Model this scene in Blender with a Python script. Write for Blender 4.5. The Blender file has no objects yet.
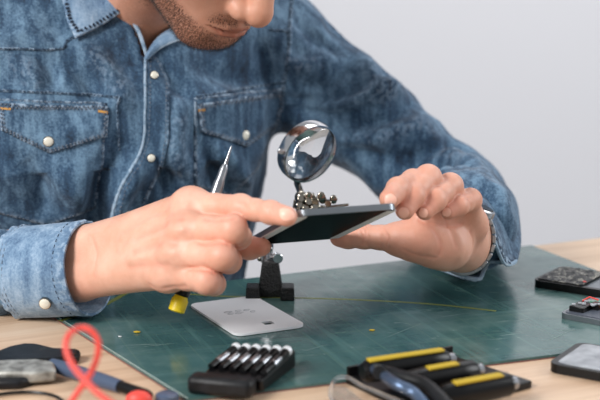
import bpy, bmesh, math, random
import numpy as np
from mathutils import Vector, Matrix, noise
from mathutils.bvhtree import BVHTree
from mathutils.geometry import delaunay_2d_cdt, tessellate_polygon
random.seed(7); rng = np.random.default_rng(7)
S = bpy.context.scene; C = S.collection
# ------------------------------------------------------------ camera, world, lights, exposure
T = 0.75                        # table top height
TH = math.radians(10.7)         # camera pitch
FPX = 1265.0
CAM = Vector((0, 0, T + 0.32))
cd = bpy.data.cameras.new('camera'); cam = bpy.data.objects.new('camera', cd); C.objects.link(cam)
cam.location = CAM; cam.rotation_euler = (math.pi/2 - TH, 0, 0)
cd.sensor_width = 36; cd.lens = FPX/600*36; cd.clip_start = 0.05
cd.dof.use_dof = True; cd.dof.focus_distance = 1.13; cd.dof.aperture_fstop = 5.2
S.camera = cam
w = bpy.data.worlds.new('world'); S.world = w; w.use_nodes = True
w.node_tree.nodes['Background'].inputs[0].default_value = (0.93, 0.96, 1.0, 1)
w.node_tree.nodes['Background'].inputs[1].default_value = 0.44
def area(name, loc, target, size, power, col=(1, 1, 1)):
    l = bpy.data.lights.new(name, 'AREA'); l.shape = 'RECTANGLE'; l.size, l.size_y = size
    l.energy = power; l.color = col
    o = bpy.data.objects.new(name, l); C.objects.link(o); o.location = loc
    o.rotation_euler = (Vector(target) - Vector(loc)).to_track_quat('-Z', 'Y').to_euler()
    return o
area('window_light', (-1.7, -0.5, 2.3), (-0.1, 1.2, 0.85), (0.9, 0.9), 74, (1.0, 0.985, 0.965))
area('side_window_light', (2.4, 1.3, 1.9), (0, 1.2, 0.85), (1.2, 1.2), 30, (0.95, 0.98, 1.0))
area('wall_light', (0.8, 2.3, 2.7), (0.3, 3.2, 1.0), (2.0, 0.6), 20, (1, 1, 1))
S.view_settings.view_transform = 'Standard'; S.view_settings.look = 'None'
S.view_settings.gamma = 1; S.view_settings.use_curve_mapping = False
S.view_settings.exposure = 0.1
# ------------------------------------------------------------ photograph to world
ct, st = math.cos(TH), math.sin(TH)
def ray(px, py):
    return Vector((0, ct, -st)) + Vector((1, 0, 0))*((px-300)/FPX) + Vector((0, st, ct))*((200-py)/FPX)
def P(px, py, d): return CAM + ray(px, py)*d
def G(px, py, z=T):
    r = ray(px, py); return CAM + r*((z-CAM.z)/r.z)
def topx(p):
    v = Vector(p) - CAM; d = v.y*ct - v.z*st
    return 300 + FPX*v.x/d, 200 - FPX*(v.y*st + v.z*ct)/d, d
# ------------------------------------------------------------ materials
def lin(c):
    return tuple(((x/255)/12.92 if x/255 <= .04045 else ((x/255+.055)/1.055)**2.4) for x in c) + (1,)
def mat(name, rgb, rough=.5, metal=0, **kw):
    m = bpy.data.materials.new(name); m.use_nodes = True
    b = m.node_tree.nodes['Principled BSDF']
    b.inputs['Base Color'].default_value = lin(rgb); b.inputs['Roughness'].default_value = rough
    b.inputs['Metallic'].default_value = metal
    for k, v in kw.items(): b.inputs[k.replace('_', ' ')].default_value = v
    return m
def N(m, t, **kw):
    n = m.node_tree.nodes.new(t)
    for k, v in kw.items(): setattr(n, k, v)
    return n
def L(m, a, b): m.node_tree.links.new(a, b)
def noise_tex(m, scale, detail=4, rough=.55, vec=None, stretch=None, rot=None):
    t = N(m, 'ShaderNodeTexNoise'); t.inputs['Scale'].default_value = scale
    t.inputs['Detail'].default_value = detail; t.inputs['Roughness'].default_value = rough
    if vec is None:
        vec = N(m, 'ShaderNodeTexCoord').outputs['Object']
    if stretch or rot:
        mp = N(m, 'ShaderNodeMapping')
        if stretch: mp.inputs['Scale'].default_value = stretch
        if rot: mp.inputs['Rotation'].default_value = rot
        L(m, vec, mp.inputs[0]); vec = mp.outputs[0]
    L(m, vec, t.inputs['Vector']); return t.outputs['Fac']
def ramp(m, fac, stops):
    r = N(m, 'ShaderNodeValToRGB'); e = r.color_ramp.elements
    while len(e) < len(stops): e.new(.5)
    for el, (p, c) in zip(e, stops):
        el.position = p; el.color = c if len(c) == 4 else lin(c)
    L(m, fac, r.inputs[0]); return r.outputs[0]
def mixc(m, fac, a, b, mode='MIX'):
    x = N(m, 'ShaderNodeMix', data_type='RGBA', blend_type=mode)
    for sock, v in ((x.inputs['Factor'], fac), (x.inputs[6], a), (x.inputs[7], b)):
        if hasattr(v, 'is_linked'): L(m, v, sock)
        elif isinstance(v, (int, float)): sock.default_value = v
        else: sock.default_value = lin(v) if len(v) == 3 else v
    return x.outputs[2]
def bump(m, h, strength=.3, dist=.001):
    b = N(m, 'ShaderNodeBump'); b.inputs['Strength'].default_value = strength
    b.inputs['Distance'].default_value = dist
    L(m, h, b.inputs['Height']); L(m, b.outputs[0], m.node_tree.nodes['Principled BSDF'].inputs['Normal'])
def base(m, c): L(m, c, m.node_tree.nodes['Principled BSDF'].inputs['Base Color'])
def rgh(m, c): L(m, c, m.node_tree.nodes['Principled BSDF'].inputs['Roughness'])
def attr(m, name):
    a = N(m, 'ShaderNodeAttribute'); a.attribute_name = name; return a
def noisy(name, c1, c2, scale=40, rough=.5, bumps=.2, bd=.0005, metal=0, **kw):
    m = mat(name, c1, rough, metal, **kw)
    f = noise_tex(m, scale, 6); base(m, ramp(m, f, [(.35, c1), (.65, c2)])); bump(m, noise_tex(m, scale*3, 4), bumps, bd)
    return m
# denim: warp streaks, marbled wash, weave bump, worn seams from the 'wear' attribute
def denim(name, dark, mid, light):
    m = mat(name, mid, .86, Sheen_Weight=.12)
    big = noise_tex(m, 13, 6, .66)
    streak = noise_tex(m, 90, 4, .6, stretch=(1, 1, .13), rot=(.0, .12, 0))
    fine = noise_tex(m, 420, 2, .7)
    a = N(m, 'ShaderNodeMath', operation='MULTIPLY_ADD'); L(m, streak, a.inputs[0]); a.inputs[1].default_value = .42
    b = N(m, 'ShaderNodeMath', operation='MULTIPLY'); L(m, big, b.inputs[0]); b.inputs[1].default_value = .36
    L(m, b.outputs[0], a.inputs[2])
    c = N(m, 'ShaderNodeMath', operation='MULTIPLY_ADD'); L(m, fine, c.inputs[0]); c.inputs[1].default_value = .24; L(m, a.outputs[0], c.inputs[2])
    col = ramp(m, c.outputs[0], [(.37, dark), (.48, mid), (.61, light)])
    w_ = attr(m, 'wear')
    wr = N(m, 'ShaderNodeMath', operation='MULTIPLY'); L(m, w_.outputs['Fac'], wr.inputs[0]); 
    wn = ramp(m, noise_tex(m, 260, 3), [(.38, (60, 60, 60)), (.6, (255, 255, 255))]); L(m, wn, wr.inputs[1])
    wcol = ramp(m, noise_tex(m, 170, 2, .6), [(.42, dark), (.50, mid), (.57, (160, 180, 200))])
    base(m, mixc(m, w_.outputs['Fac'], col, wcol))
    bump(m, c.outputs[0], .8, .0022)
    return m
M = {}
M['denim'] = denim('denim', (16, 34, 54), (46, 76, 104), (108, 140, 166))
M['denim_pale'] = denim('denim_pale', (70, 98, 130), (108, 138, 168), (152, 176, 200))
M['thread'] = mat('pale_thread', (112, 122, 136), .8)
M['thread_dark'] = mat('dark_thread', (28, 40, 58), .8)
M['ochre'] = mat('ochre_thread', (190, 140, 70), .8)
M['seam'] = denim('denim_seam', (104, 132, 158), (150, 174, 196), (190, 206, 220))
M['pearl'] = mat('pearl_snap', (226, 222, 208), .25, Coat_Weight=.4)
M['chrome'] = mat('chrome', (205, 205, 208), .14, 1)
M['cap'] = mat('bright_cap', (232, 234, 238), .3, .3)
M['steel'] = noisy('brushed_steel', (180, 182, 186), (150, 152, 158), 60, .28, .05, metal=1)
M['nickel'] = mat('warm_nickel', (150, 144, 134), .16, 1)
M['black_metal'] = noisy('cast_black_metal', (7, 8, 9), (18, 19, 21), 160, .35, 1.0, .002, Specular_IOR_Level=.4)
M['black'] = mat('black_plastic', (8, 8, 10), .3, Specular_IOR_Level=.3)
M['black_rough'] = noisy('worn_black', (7, 8, 10), (26, 28, 32), 90, .45, .4, Specular_IOR_Level=.3)
M['yellow'] = mat('yellow_plastic', (238, 208, 30), .4)
M['yellow_dull'] = mat('yellow_grip', (192, 162, 36), .6)
M['red'] = mat('red_rubber', (226, 74, 64), .45)
M['white_shell'] = mat('white_shell', (240, 241, 244), .6, Specular_IOR_Level=.2)
M['grey_mark'] = mat('grey_print', (176, 180, 186), .5)
M['screen'] = mat('black_glass', (6, 8, 10), .2, IOR=1.1, Specular_IOR_Level=.05)
M['frame_grey'] = mat('anodised_frame', (128, 134, 140), .3, .8)
m = M['foil'] = mat('torn_foil', (30, 30, 32), .4, .2)
base(m, ramp(m, noise_tex(m, 170, 5, .7), [(.42, (10, 10, 12)), (.52, (44, 46, 50)), (.6, (176, 172, 160)), (.7, (70, 70, 72))])); bump(m, noise_tex(m, 260, 4, .7), 1.0, .003)
M['bezel'] = mat('pale_grey_bezel', (228, 231, 233), .45)
M['pcb'] = noisy('circuit_green', (120, 170, 150), (70, 120, 100), 200, .4)
M['orange'] = mat('orange_flex', (214, 120, 40), .4)
M['blue_rod'] = mat('slate_blue_barrel', (70, 84, 108), .35)
M['bluish_steel'] = mat('bluish_steel', (84, 102, 128), .3, .7)
M['clear'] = mat('clear_plastic', (250, 251, 252), .05, Transmission_Weight=.92, IOR=1.15)
M['glass'] = mat('lens_glass', (255, 255, 255), .0, Transmission_Weight=1.0, IOR=1.5)
M['lip'] = mat('lip', (150, 85, 75), .45)
M['nail'] = mat('fingernail', (250, 194, 174), .4)
M['hair'] = noisy('dark_brown_hair', (20, 15, 13), (38, 28, 23), 300, .5, .6)
M['trouser'] = noisy('dark_trousers', (26, 30, 40), (36, 40, 52), 80, .9)
M['shoe'] = mat('brown_leather', (70, 46, 32), .5)
# skin
m = M['skin'] = mat('skin', (214, 158, 132), .48, Subsurface_Weight=.12)
m.node_tree.nodes['Principled BSDF'].inputs['Subsurface Radius'].default_value = (.9, .35, .2)
m.node_tree.nodes['Principled BSDF'].inputs['Subsurface Scale'].default_value = .006
f = noise_tex(m, 34, 5, .6)
c = ramp(m, f, [(.3, (214, 160, 136)), (.7, (234, 186, 164))])
c = mixc(m, attr(m, 'red').outputs['Fac'], c, (214, 128, 108))
c = mixc(m, attr(m, 'lips').outputs['Fac'], c, (126, 60, 56))
bf = N(m, 'ShaderNodeMath', operation='MULTIPLY'); L(m, attr(m, 'beard').outputs['Fac'], bf.inputs[0])
L(m, ramp(m, noise_tex(m, 520, 3, .7), [(.40, (120, 120, 120)), (.56, (255, 255, 255))]), bf.inputs[1])
c = mixc(m, bf.outputs[0], c, (42, 29, 25)); 
base(m, mixc(m, attr(m, 'tan').outputs['Fac'], c, (178, 118, 90)))
v1 = N(m, 'ShaderNodeTexVoronoi'); v1.inputs['Scale'].default_value = 900
L(m, N(m, 'ShaderNodeTexCoord').outputs['Object'], v1.inputs['Vector'])
ad = N(m, 'ShaderNodeMath', operation='MULTIPLY_ADD'); L(m, v1.outputs['Distance'], ad.inputs[0]); ad.inputs[1].default_value = .3
L(m, noise_tex(m, 190, 4, .6), ad.inputs[2]); bump(m, ad.outputs[0], .35, .0008)
# cutting mat
def mat_mat():
    m = mat('cutting_mat', (36, 84, 86), .42)
    co = N(m, 'ShaderNodeTexCoord').outputs['Object']
    col = ramp(m, noise_tex(m, 9, 6, .6, co), [(.3, (38, 74, 75)), (.52, (64, 98, 97)), (.72, (104, 128, 124))])
    # fine scratches along the mat's own directions
    s1 = ramp(m, noise_tex(m, 120, 3, .6, co, stretch=(1, .035, 1)), [(.56, (0, 0, 0)), (.72, (255, 255, 255))])
    s2 = ramp(m, noise_tex(m, 70, 3, .6, co, stretch=(.05, 1, 1), rot=(0, 0, .25)), [(.6, (0, 0, 0)), (.75, (255, 255, 255))])
    a1 = N(m, 'ShaderNodeMath', operation='MULTIPLY'); L(m, s1, a1.inputs[0]); a1.inputs[1].default_value = .28
    a2 = N(m, 'ShaderNodeMath', operation='MULTIPLY'); L(m, s2, a2.inputs[0]); a2.inputs[1].default_value = .25
    col = mixc(m, a1.outputs[0], col, (110, 150, 145)); col = mixc(m, a2.outputs[0], col, (120, 150, 148))
    # pale scuffs
    sc = ramp(m, noise_tex(m, 26, 7, .7, co, stretch=(.35, 1, 1), rot=(0, 0, -.3)), [(.60, (0, 0, 0)), (.72, (255, 255, 255))])
    a3 = N(m, 'ShaderNodeMath', operation='MULTIPLY'); L(m, sc, a3.inputs[0]); a3.inputs[1].default_value = .5
    col = mixc(m, a3.outputs[0], col, (140, 160, 155))
    sk = ramp(m, noise_tex(m, 75, 5, .75, co, stretch=(.5, 1, 1), rot=(0, 0, .5)), [(.68, (0, 0, 0)), (.72, (255, 255, 255))])
    a4 = N(m, 'ShaderNodeMath', operation='MULTIPLY'); L(m, sk, a4.inputs[0]); a4.inputs[1].default_value = .6
    col = mixc(m, a4.outputs[0], col, (176, 188, 182))
    # printed grid: every 10 mm faint, every 50 mm stronger
    sp = N(m, 'ShaderNodeSeparateXYZ'); L(m, co, sp.inputs[0])
    def lines(sock, step, wd):
        a = N(m, 'ShaderNodeMath', operation='PINGPONG'); L(m, sock, a.inputs[0]); a.inputs[1].default_value = step/2
        b = N(m, 'ShaderNodeMath', operation='LESS_THAN'); L(m, a.outputs[0], b.inputs[0]); b.inputs[1].default_value = wd
        return b.outputs[0]
    for step, wd, k, cc in ((.01, .0002, .07, (120, 160, 150)), (.05, .0004, .10, (150, 170, 110))):
        for ax in (0, 1):
            mu = N(m, 'ShaderNodeMath', operation='MULTIPLY'); L(m, lines(sp.outputs[ax], step, wd), mu.inputs[0]); mu.inputs[1].default_value = k
            col = mixc(m, mu.outputs[0], col, cc)
    base(m, col)
    rgh(m, ramp(m, noise_tex(m, 50, 5, .6, co), [(.3, (95, 95, 95)), (.7, (140, 140, 140))]))
    bump(m, noise_tex(m, 300, 3, .6, co), .12, .0004)
    return m
M['mat'] = mat_mat()
M['mat_yellow'] = mat('yellow_print', (122, 128, 52), .45)
M['mat_edge'] = mat('mat_edge', (170, 190, 185), .5)
M['mat_red'] = mat('mat_underside', (134, 84, 78), .5)
def wood():
    m = mat('pale_wood', (216, 186, 158), .42)
    co = N(m, 'ShaderNodeTexCoord').outputs['Object']
    f1 = noise_tex(m, 14, 6, .6, co, stretch=(.08, 1, 1)); f2 = noise_tex(m, 90, 4, .6, co, stretch=(.04, 1, 1))
    ad = N(m, 'ShaderNodeMath', operation='MULTIPLY_ADD'); L(m, f2, ad.inputs[0]); ad.inputs[1].default_value = .4; 
    b = N(m, 'ShaderNodeMath', operation='MULTIPLY'); L(m, f1, b.inputs[0]); b.inputs[1].default_value = .6; L(m, b.outputs[0], ad.inputs[2])
    base(m, ramp(m, ad.outputs[0], [(.35, (190, 156, 126)), (.5, (218, 188, 160)), (.68, (232, 208, 184))]))
    bump(m, ad.outputs[0], .1, .0006); return m
M['wood'] = wood()
M['wall'] = mat('grey_wall', (212, 212, 217), .9)
bump(M['wall'], noise_tex(M['wall'], 200, 3), .05)
M['floor'] = noisy('floor', (150, 146, 142), (165, 160, 155), 6, .5)
# ------------------------------------------------------------ mesh helpers
class MB:
    def __init__(s): s.v = []; s.f = []; s.m = []; s.cur = 0
    def add(s, vs, fs):
        o = len(s.v); s.v += [tuple(v) for v in vs]; s.f += [tuple(i+o for i in f) for f in fs]; s.m += [s.cur]*len(fs); return s
    def box(s, c, size, rz=0, R=None, taper=1.0):
        x, y, z = [a/2 for a in size]; R = R or Matrix.Rotation(rz, 3, 'Z'); c = Vector(c)
        vs = [c + R @ Vector((sx*x*(taper if sz > 0 else 1), sy*y*(taper if sz > 0 else 1), sz*z)) for sz in (-1, 1) for sx, sy in ((-1, -1), (1, -1), (1, 1), (-1, 1))]
        return s.add(vs, [(3, 2, 1, 0), (4, 5, 6, 7), (0, 1, 5, 4), (1, 2, 6, 5), (2, 3, 7, 6), (3, 0, 4, 7)])
    def rings(s, rings, cap=True, closed=True):
        n = len(rings[0]); vs = [p for r in rings for p in r]; fs = []
        for i in range(len(rings)-1):
            for j in range(n if closed else n-1):
                k = (j+1) % n; fs.append((i*n+j, i*n+k, (i+1)*n+k, (i+1)*n+j))
        if cap: fs.append(tuple(reversed(range(n)))); fs.append(tuple(range((len(rings)-1)*n, len(rings)*n)))
        return s.add(vs, fs)
    def lathe(s, a, b, prof, n=20):      # prof: (t along a->b in metres, radius)
        a = Vector(a); ax = (Vector(b)-a).normalized(); u = ax.orthogonal().normalized(); w_ = ax.cross(u)
        return s.rings([[a + ax*t + (u*math.cos(2*math.pi*j/n) + w_*math.sin(2*math.pi*j/n))*max(r, 1e-5) for j in range(n)] for t, r in prof])
    def cyl(s, a, b, r, n=20, bev=None):
        l = (Vector(b)-Vector(a)).length; e = bev if bev is not None else min(r, l)*.12
        return s.lathe(a, b, [(0, r-e), (e, r), (l-e, r), (l, r-e)], n)
    def tube(s, pts, r, n=10, closed=False):
        pts = [Vector(p) for p in pts]; rs = r if isinstance(r, (list, tuple)) else [r]*len(pts)
        prev = None; rg = []
        for i, p in enumerate(pts):
            t = (pts[min(i+1, len(pts)-1)] - pts[max(i-1, 0)]).normalized()
            if closed: t = (pts[(i+1) % len(pts)] - pts[i-1]).normalized()
            u = t.orthogonal().normalized() if prev is None else (prev - t*prev.dot(t)).normalized()
            prev = u; w_ = t.cross(u)
            rg.append([p + (u*math.cos(2*math.pi*j/n) + w_*math.sin(2*math.pi*j/n))*rs[i] for j in range(n)])
        if closed: rg.append(rg[0])
        return s.rings(rg, cap=not closed)
    def ball(s, c, r, n=14, sc=(1, 1, 1), R=None):
        c = Vector(c); R = R or Matrix.Identity(3); rg = []
        for i in range(n//2+1):
            a = math.pi*i/(n//2); rr = max(math.sin(a), 1e-3)
            rg.append([c + R @ Vector((r*sc[0]*rr*math.cos(2*math.pi*j/n), r*sc[1]*rr*math.sin(2*math.pi*j/n), -r*sc[2]*math.cos(a))) for j in range(n)])
        return s.rings(rg)
    def plate(s, outer, z0, z1, holes=(), M4=None):
        loops = [outer]+list(holes); M4 = M4 or Matrix.Identity(4)
        tri = tessellate_polygon([[Vector((x, y, 0)) for x, y in l] for l in loops]); flat = [p for l in loops for p in l]; n = len(flat)
        vs = [M4 @ Vector((x, y, z0)) for x, y in flat] + [M4 @ Vector((x, y, z1)) for x, y in flat]; fs = []
        for t in tri:
            a, b, c_ = [flat[i] for i in t]
            if (b[0]-a[0])*(c_[1]-a[1])-(b[1]-a[1])*(c_[0]-a[0]) < 0: t = tuple(reversed(t))
            fs.append(tuple(i+n for i in t)); fs.append(tuple(reversed(t)))
        o = 0
        for k, l in enumerate(loops):
            q = len(l); ar = sum(l[i][0]*l[(i+1) % q][1]-l[(i+1) % q][0]*l[i][1] for i in range(q))
            for i in range(q):
                j = (i+1) % q; f_ = (o+i, o+j, o+j+n, o+i+n)
                fs.append(f_ if (ar > 0) == (k == 0) else tuple(reversed(f_)))
            o += q
        return s.add(vs, fs)
    def obj(s, name, mats, parent=None, smooth=True, sub=0, bevel=0, world=False):
        me = bpy.data.meshes.new(name); me.from_pydata(s.v, [], s.f)
        for m_ in (mats if isinstance(mats, (list, tuple)) else [mats]): me.materials.append(m_)
        me.polygons.foreach_set('material_index', s.m)
        me.polygons.foreach_set('use_smooth', [smooth]*len(s.f)); me.update()
        if smooth:
            try: me.set_sharp_from_angle(angle=math.radians(38))
            except Exception: pass
        o = link(name, me, parent, world)
        if bevel:
            b = o.modifiers.new('bevel', 'BEVEL'); b.width = bevel; b.segments = 2; b.limit_method = 'ANGLE'; b.angle_limit = .6
        if sub: o.modifiers.new('sub', 'SUBSURF').render_levels = sub
        return o
def link(name, me, parent=None, world=False):
    o = bpy.data.objects.new(name, me); C.objects.link(o)
    if parent:
        o.parent = parent
        if world: o.location = -parent.location if not parent.parent and parent.type == 'EMPTY' else (0, 0, 0)
    return o
def thing(name, label, cat, loc=(0, 0, 0), rz=0, group=None):
    o = bpy.data.objects.new(name, None); C.objects.link(o); o.location = loc; o.rotation_euler = (0, 0, rz)
    o.empty_display_size = .02; return tag(o, label, cat, group)
def tag(o, label, cat, group=None, kind=None):
    o['label'] = label; o['category'] = cat
    if group: o['group'] = group
    if kind: o['kind'] = kind
    return o
def rrect(w_, h_, r, n=6, cx=0, cy=0):
    out = []
    for (sx, sy, a0) in ((1, 1, 0), (-1, 1, 90), (-1, -1, 180), (1, -1, 270)):
        for i in range(n+1):
            a = math.radians(a0 + 90*i/n); out.append((cx + sx*(w_/2-r) + r*math.cos(a), cy + sy*(h_/2-r) + r*math.sin(a)))
    return out
def catmull(pts, n=8, closed=False):
    pts = [Vector(p) for p in pts]; q = len(pts); out = []
    for i in range(q if closed else q-1):
        g = (lambda k: pts[k % q]) if closed else (lambda k: pts[min(max(k, 0), q-1)])
        a, b, c_, d = g(i-1), g(i), g(i+1), g(i+2)
        for k in range(n):
            t = k/n; out.append(.5*((2*b)+(c_-a)*t+(2*a-5*b+4*c_-d)*t*t+(3*b-a-3*c_+d)*t**3))
    if not closed: out.append(pts[-1])
    return out
# ------------------------------------------------------------ implicit surfaces
def cone(p, a, b, ra, rb):
    a = np.array(a, np.float32); b = np.array(b, np.float32); ba = b-a; pa = p-a
    t = np.clip(pa @ ba/max(float(ba @ ba), 1e-12), 0, 1)
    return np.linalg.norm(pa - t[:, None]*ba, axis=1) - (ra + (rb-ra)*t)
def ell(p, c, r, R=None):
    q = p - np.array(c, np.float32)
    if R is not None: q = q @ R
    r = np.array(r, np.float32); k0 = np.linalg.norm(q/r, axis=1); k1 = np.linalg.norm(q/(r*r), axis=1)
    return k0*(k0-1)/np.maximum(k1, 1e-9)
def smin(a, b, k):
    h = np.maximum(k-np.abs(a-b), 0)/k; return np.minimum(a, b) - h*h*k*.25
def smax(a, b, k): return -smin(-a, -b, k)
def chain(p, pts, k=.004):
    d = None
    for (a, ra), (b, rb) in zip(pts[:-1], pts[1:]):
        e = cone(p, a, b, ra, rb); d = e if d is None else smin(d, e, k)
    return d
def sdf_mesh(f, lo, hi, h, B=12):
    lo = np.array(lo, float); nb = np.ceil((np.array(hi)-lo)/(h*B)).astype(int); n = nb*B
    ci = np.stack(np.meshgrid(*[np.arange(k) for k in nb], indexing='ij'), -1).reshape(-1, 3)
    cen = (lo + (ci*B + (B-1)/2)*h).astype(np.float32); fc = f(cen)
    vol = np.repeat(np.repeat(np.repeat(fc.reshape(nb), B, 0), B, 1), B, 2).astype(np.float32)
    keep = ci[np.abs(fc) < h*B*1.35]
    loc = np.stack(np.meshgrid(*[np.arange(B)]*3, indexing='ij'), -1).reshape(-1, 3)
    for s0 in range(0, len(keep), 150):
        ii = (keep[s0:s0+150, None, :]*B + loc[None]).reshape(-1, 3)
        vol[ii[:, 0], ii[:, 1], ii[:, 2]] = f((lo + ii*h).astype(np.float32))
    s = vol < 0; cnt = np.zeros(n-1, np.int8)
    sl = lambda o: tuple(slice(o[a], n[a]-1+o[a]) for a in range(3))
    corners = [(i, j, k) for i in (0, 1) for j in (0, 1) for k in (0, 1)]
    for o in corners: cnt += s[sl(o)]
    act = np.argwhere((cnt > 0) & (cnt < 8)); idx = -np.ones(n-1, np.int32); idx[act[:, 0], act[:, 1], act[:, 2]] = np.arange(len(act))
    acc = np.zeros((len(act), 3)); num = np.zeros(len(act))
    for o1 in corners:
        for ax in range(3):
            if o1[ax]: continue
            o2 = list(o1); o2[ax] = 1
            a = act+np.array(o1); b = act+np.array(o2); va = vol[a[:, 0], a[:, 1], a[:, 2]]; vb = vol[b[:, 0], b[:, 1], b[:, 2]]
            x = (va < 0) != (vb < 0); t = np.where(x, va/np.where(x, va-vb, 1), 0)
            acc += np.where(x[:, None], a + t[:, None]*(b-a), 0); num += x
    V = lo + acc/num[:, None]*h; F = []
    for ax in range(3):
        u, v_ = (ax+1) % 3, (ax+2) % 3
        a = [slice(0, n[i]) for i in range(3)]; b = list(a); a[ax] = slice(0, n[ax]-1); b[ax] = slice(1, n[ax])
        e = np.argwhere(s[tuple(a)] != s[tuple(b)])
        e = e[(e[:, u] > 0) & (e[:, v_] > 0) & (e[:, u] < n[u]-1) & (e[:, v_] < n[v_]-1)]
        du = np.zeros(3, int); du[u] = 1; dv = np.zeros(3, int); dv[v_] = 1
        q = [idx[tuple((e-o).T)] for o in (du+dv, dv, 0*du, du)]; q = np.stack(q, 1)
        q = q[(q >= 0).all(1)] if len(q) else q
        e2 = e[(np.stack([idx[tuple((e-o).T)] for o in (du+dv, dv, 0*du, du)], 1) >= 0).all(1)]
        flip = ~s[tuple(e2.T)]; q[flip] = q[flip][:, ::-1]; F.append(q)
    F = np.concatenate(F); V = V.astype(np.float32)
    for _ in range(2):                      # project on the surface
        g = grad(f, V, h*.5); V = V - g*np.clip(f(V), -h, h)[:, None]*.9
    return V, F
def grad(f, V, e):
    d0 = f(V); g = np.stack([f(V + np.eye(3, dtype=np.float32)[i]*e)-d0 for i in range(3)], 1)
    return g/np.maximum(np.linalg.norm(g, axis=1), 1e-9)[:, None]
def np_obj(name, V, F, mats, parent, attrs={}, mi=None):
    me = bpy.data.meshes.new(name); me.vertices.add(len(V)); me.vertices.foreach_set('co', V.astype(np.float32).ravel())
    me.loops.add(F.size); me.loops.foreach_set('vertex_index', F.ravel().astype(np.int32))
    me.polygons.add(len(F)); me.polygons.foreach_set('loop_start', np.arange(len(F), dtype=np.int32)*F.shape[1])
    for m_ in (mats if isinstance(mats, (list, tuple)) else [mats]): me.materials.append(m_)
    if mi is not None: me.polygons.foreach_set('material_index', mi)
    me.update(calc_edges=True); me.validate(); me.polygons.foreach_set('use_smooth', [True]*len(me.polygons))
    for k, a in attrs.items():
        at_ = me.attributes.new(k, 'FLOAT', 'POINT'); at_.data.foreach_set('value', np.asarray(a, np.float32))
    return link(name, me, parent, True)
def bvh(V, F): return BVHTree.FromPolygons([tuple(map(float, v)) for v in V], [tuple(map(int, f_)) for f_ in F])
def blob(V, c, r): return np.exp(-(np.linalg.norm(V-np.array(c), axis=1)/r)**2)

# ============================================================ SETTING
def struct(name, mb, m_): 
    o = mb.obj(name, m_, smooth=False); o['kind'] = 'structure'; return o
struct('floor', MB().box((0, 1.2, -.05), (5, 4.4, .1)), M['floor'])
struct('wall_back', MB().box((0, 3.3, 1.4), (5, .1, 2.8)), M['wall'])
# table, far edge follows the photograph
e0, e1 = G(282, 275.5), G(600, 238)
ex = (e1-e0).normalized(); ang = math.atan2(ex.y, ex.x)
tab = thing('worktable', 'pale wooden worktable carrying the cutting mat and repair tools', 'table', (e0.x, e0.y, 0), ang)
MB().plate(rrect(1.75, .80, .012, 4, .05, -.398), T-.028, T-.0002).obj('tabletop', M['wood'], tab, bevel=.002)
for sx, sy in ((-.76, -.08), (.86, -.08), (-.76, -.74), (.86, -.74)):
    MB().box((sx, sy, (T-.028)/2), (.05, .05, T-.028)).obj('leg', M['wood'], tab, smooth=False, bevel=.004)
MB().box((.05, -.06, T-.06), (1.6, .02, .06)).obj('apron', M['wood'], tab, smooth=False)
MB().box((.05, -.76, T-.06), (1.6, .02, .06)).obj('apron', M['wood'], tab, smooth=False)
# cutting mat
def isect(a, b, c_, d):
    a, b, c_, d = [Vector((p.x, p.y)) for p in (a, b, c_, d)]; r = b-a; s_ = d-c_
    t = ((c_-a).x*s_.y-(c_-a).y*s_.x)/(r.x*s_.y-r.y*s_.x); return a+r*t
nearL = (G(300, 389), G(570, 356)); leftL = (G(60, 322), G(175, 395)); rightL = (G(532, 248), G(600, 274.5)); farL = (G(300, 275), G(520, 249))
mc = [isect(*nearL, *leftL), isect(*nearL, *rightL), isect(*farL, *rightL), isect(*farL, *leftL)]
cm = sum(mc, Vector((0, 0)))/4; cm3 = Vector((cm.x, cm.y, T))
ma = math.atan2((mc[1]-mc[0]).y, (mc[1]-mc[0]).x)
cmat = thing('cutting_mat', 'worn dark green cutting mat lying on the pale wooden table', 'cutting mat', cm3, ma)
Ri = Matrix.Rotation(-ma, 2); loc = [Ri @ (p-cm) for p in mc]
MT = .003
MB().plate([tuple(p) for p in loc], .0008, MT).obj('mat_surface', M['mat'], cmat, smooth=False)
MB().plate([tuple(p*1.002) for p in loc], 0.0, .0008).obj('backing_layer', M['mat_red'], cmat, smooth=False)
TM = T + MT
def matl(px, py):
    g = G(px, py, TM); return Ri @ (Vector((g.x, g.y))-cm)
def line_on_mat(pts, wd, name, m_, z=MT):
    b = MB(); q = [matl(*p) for p in pts]; q = [Vector((p.x, p.y, 0)) for p in q]; q = catmull(q, 6); l = []; r = []
    for i, p in enumerate(q):
        t = (q[min(i+1, len(q)-1)]-q[max(i-1, 0)]).normalized(); n_ = Vector((-t.y, t.x, 0)); l.append(p+n_*wd/2); r.append(p-n_*wd/2)
    b.rings([[Vector((a.x, a.y, z+.0001)), Vector((c_.x, c_.y, z+.0001))] for a, c_ in zip(l, r)], cap=False, closed=False)
    return b.obj(name, m_, cmat)
line_on_mat([(60, 321), (95, 309), (112, 301), (128, 292)], .0055, 'printed_line', M['mat_yellow'])
line_on_mat([(186, 294), (240, 297), (300, 298), (360, 300), (430, 304), (496, 311)], .0038, 'printed_line', M['mat_yellow'])
b = MB(); b.cur = 0
marks = [((132, 345), (160, 344), .0012), ((140, 347), (178, 343), .0010), ((452, 290), (468, 292), .0008), ((480, 257), (486, 263), .0010), ((486, 263), (492, 260), .0007), ((320, 326), (345, 318), .0005), ((434, 318), (470, 313), .0006),
         ((498, 336), (524, 333), .0012), ((486, 340), (512, 338), .0008), ((545, 342), (572, 330), .0009), ((552, 331), (574, 330), .0010), ((380, 340), (425, 322), .0005), ((300, 352), (330, 344), .0006), ((318, 270), (326, 273), .0010), ((512, 322), (530, 318), .0006)]
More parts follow.
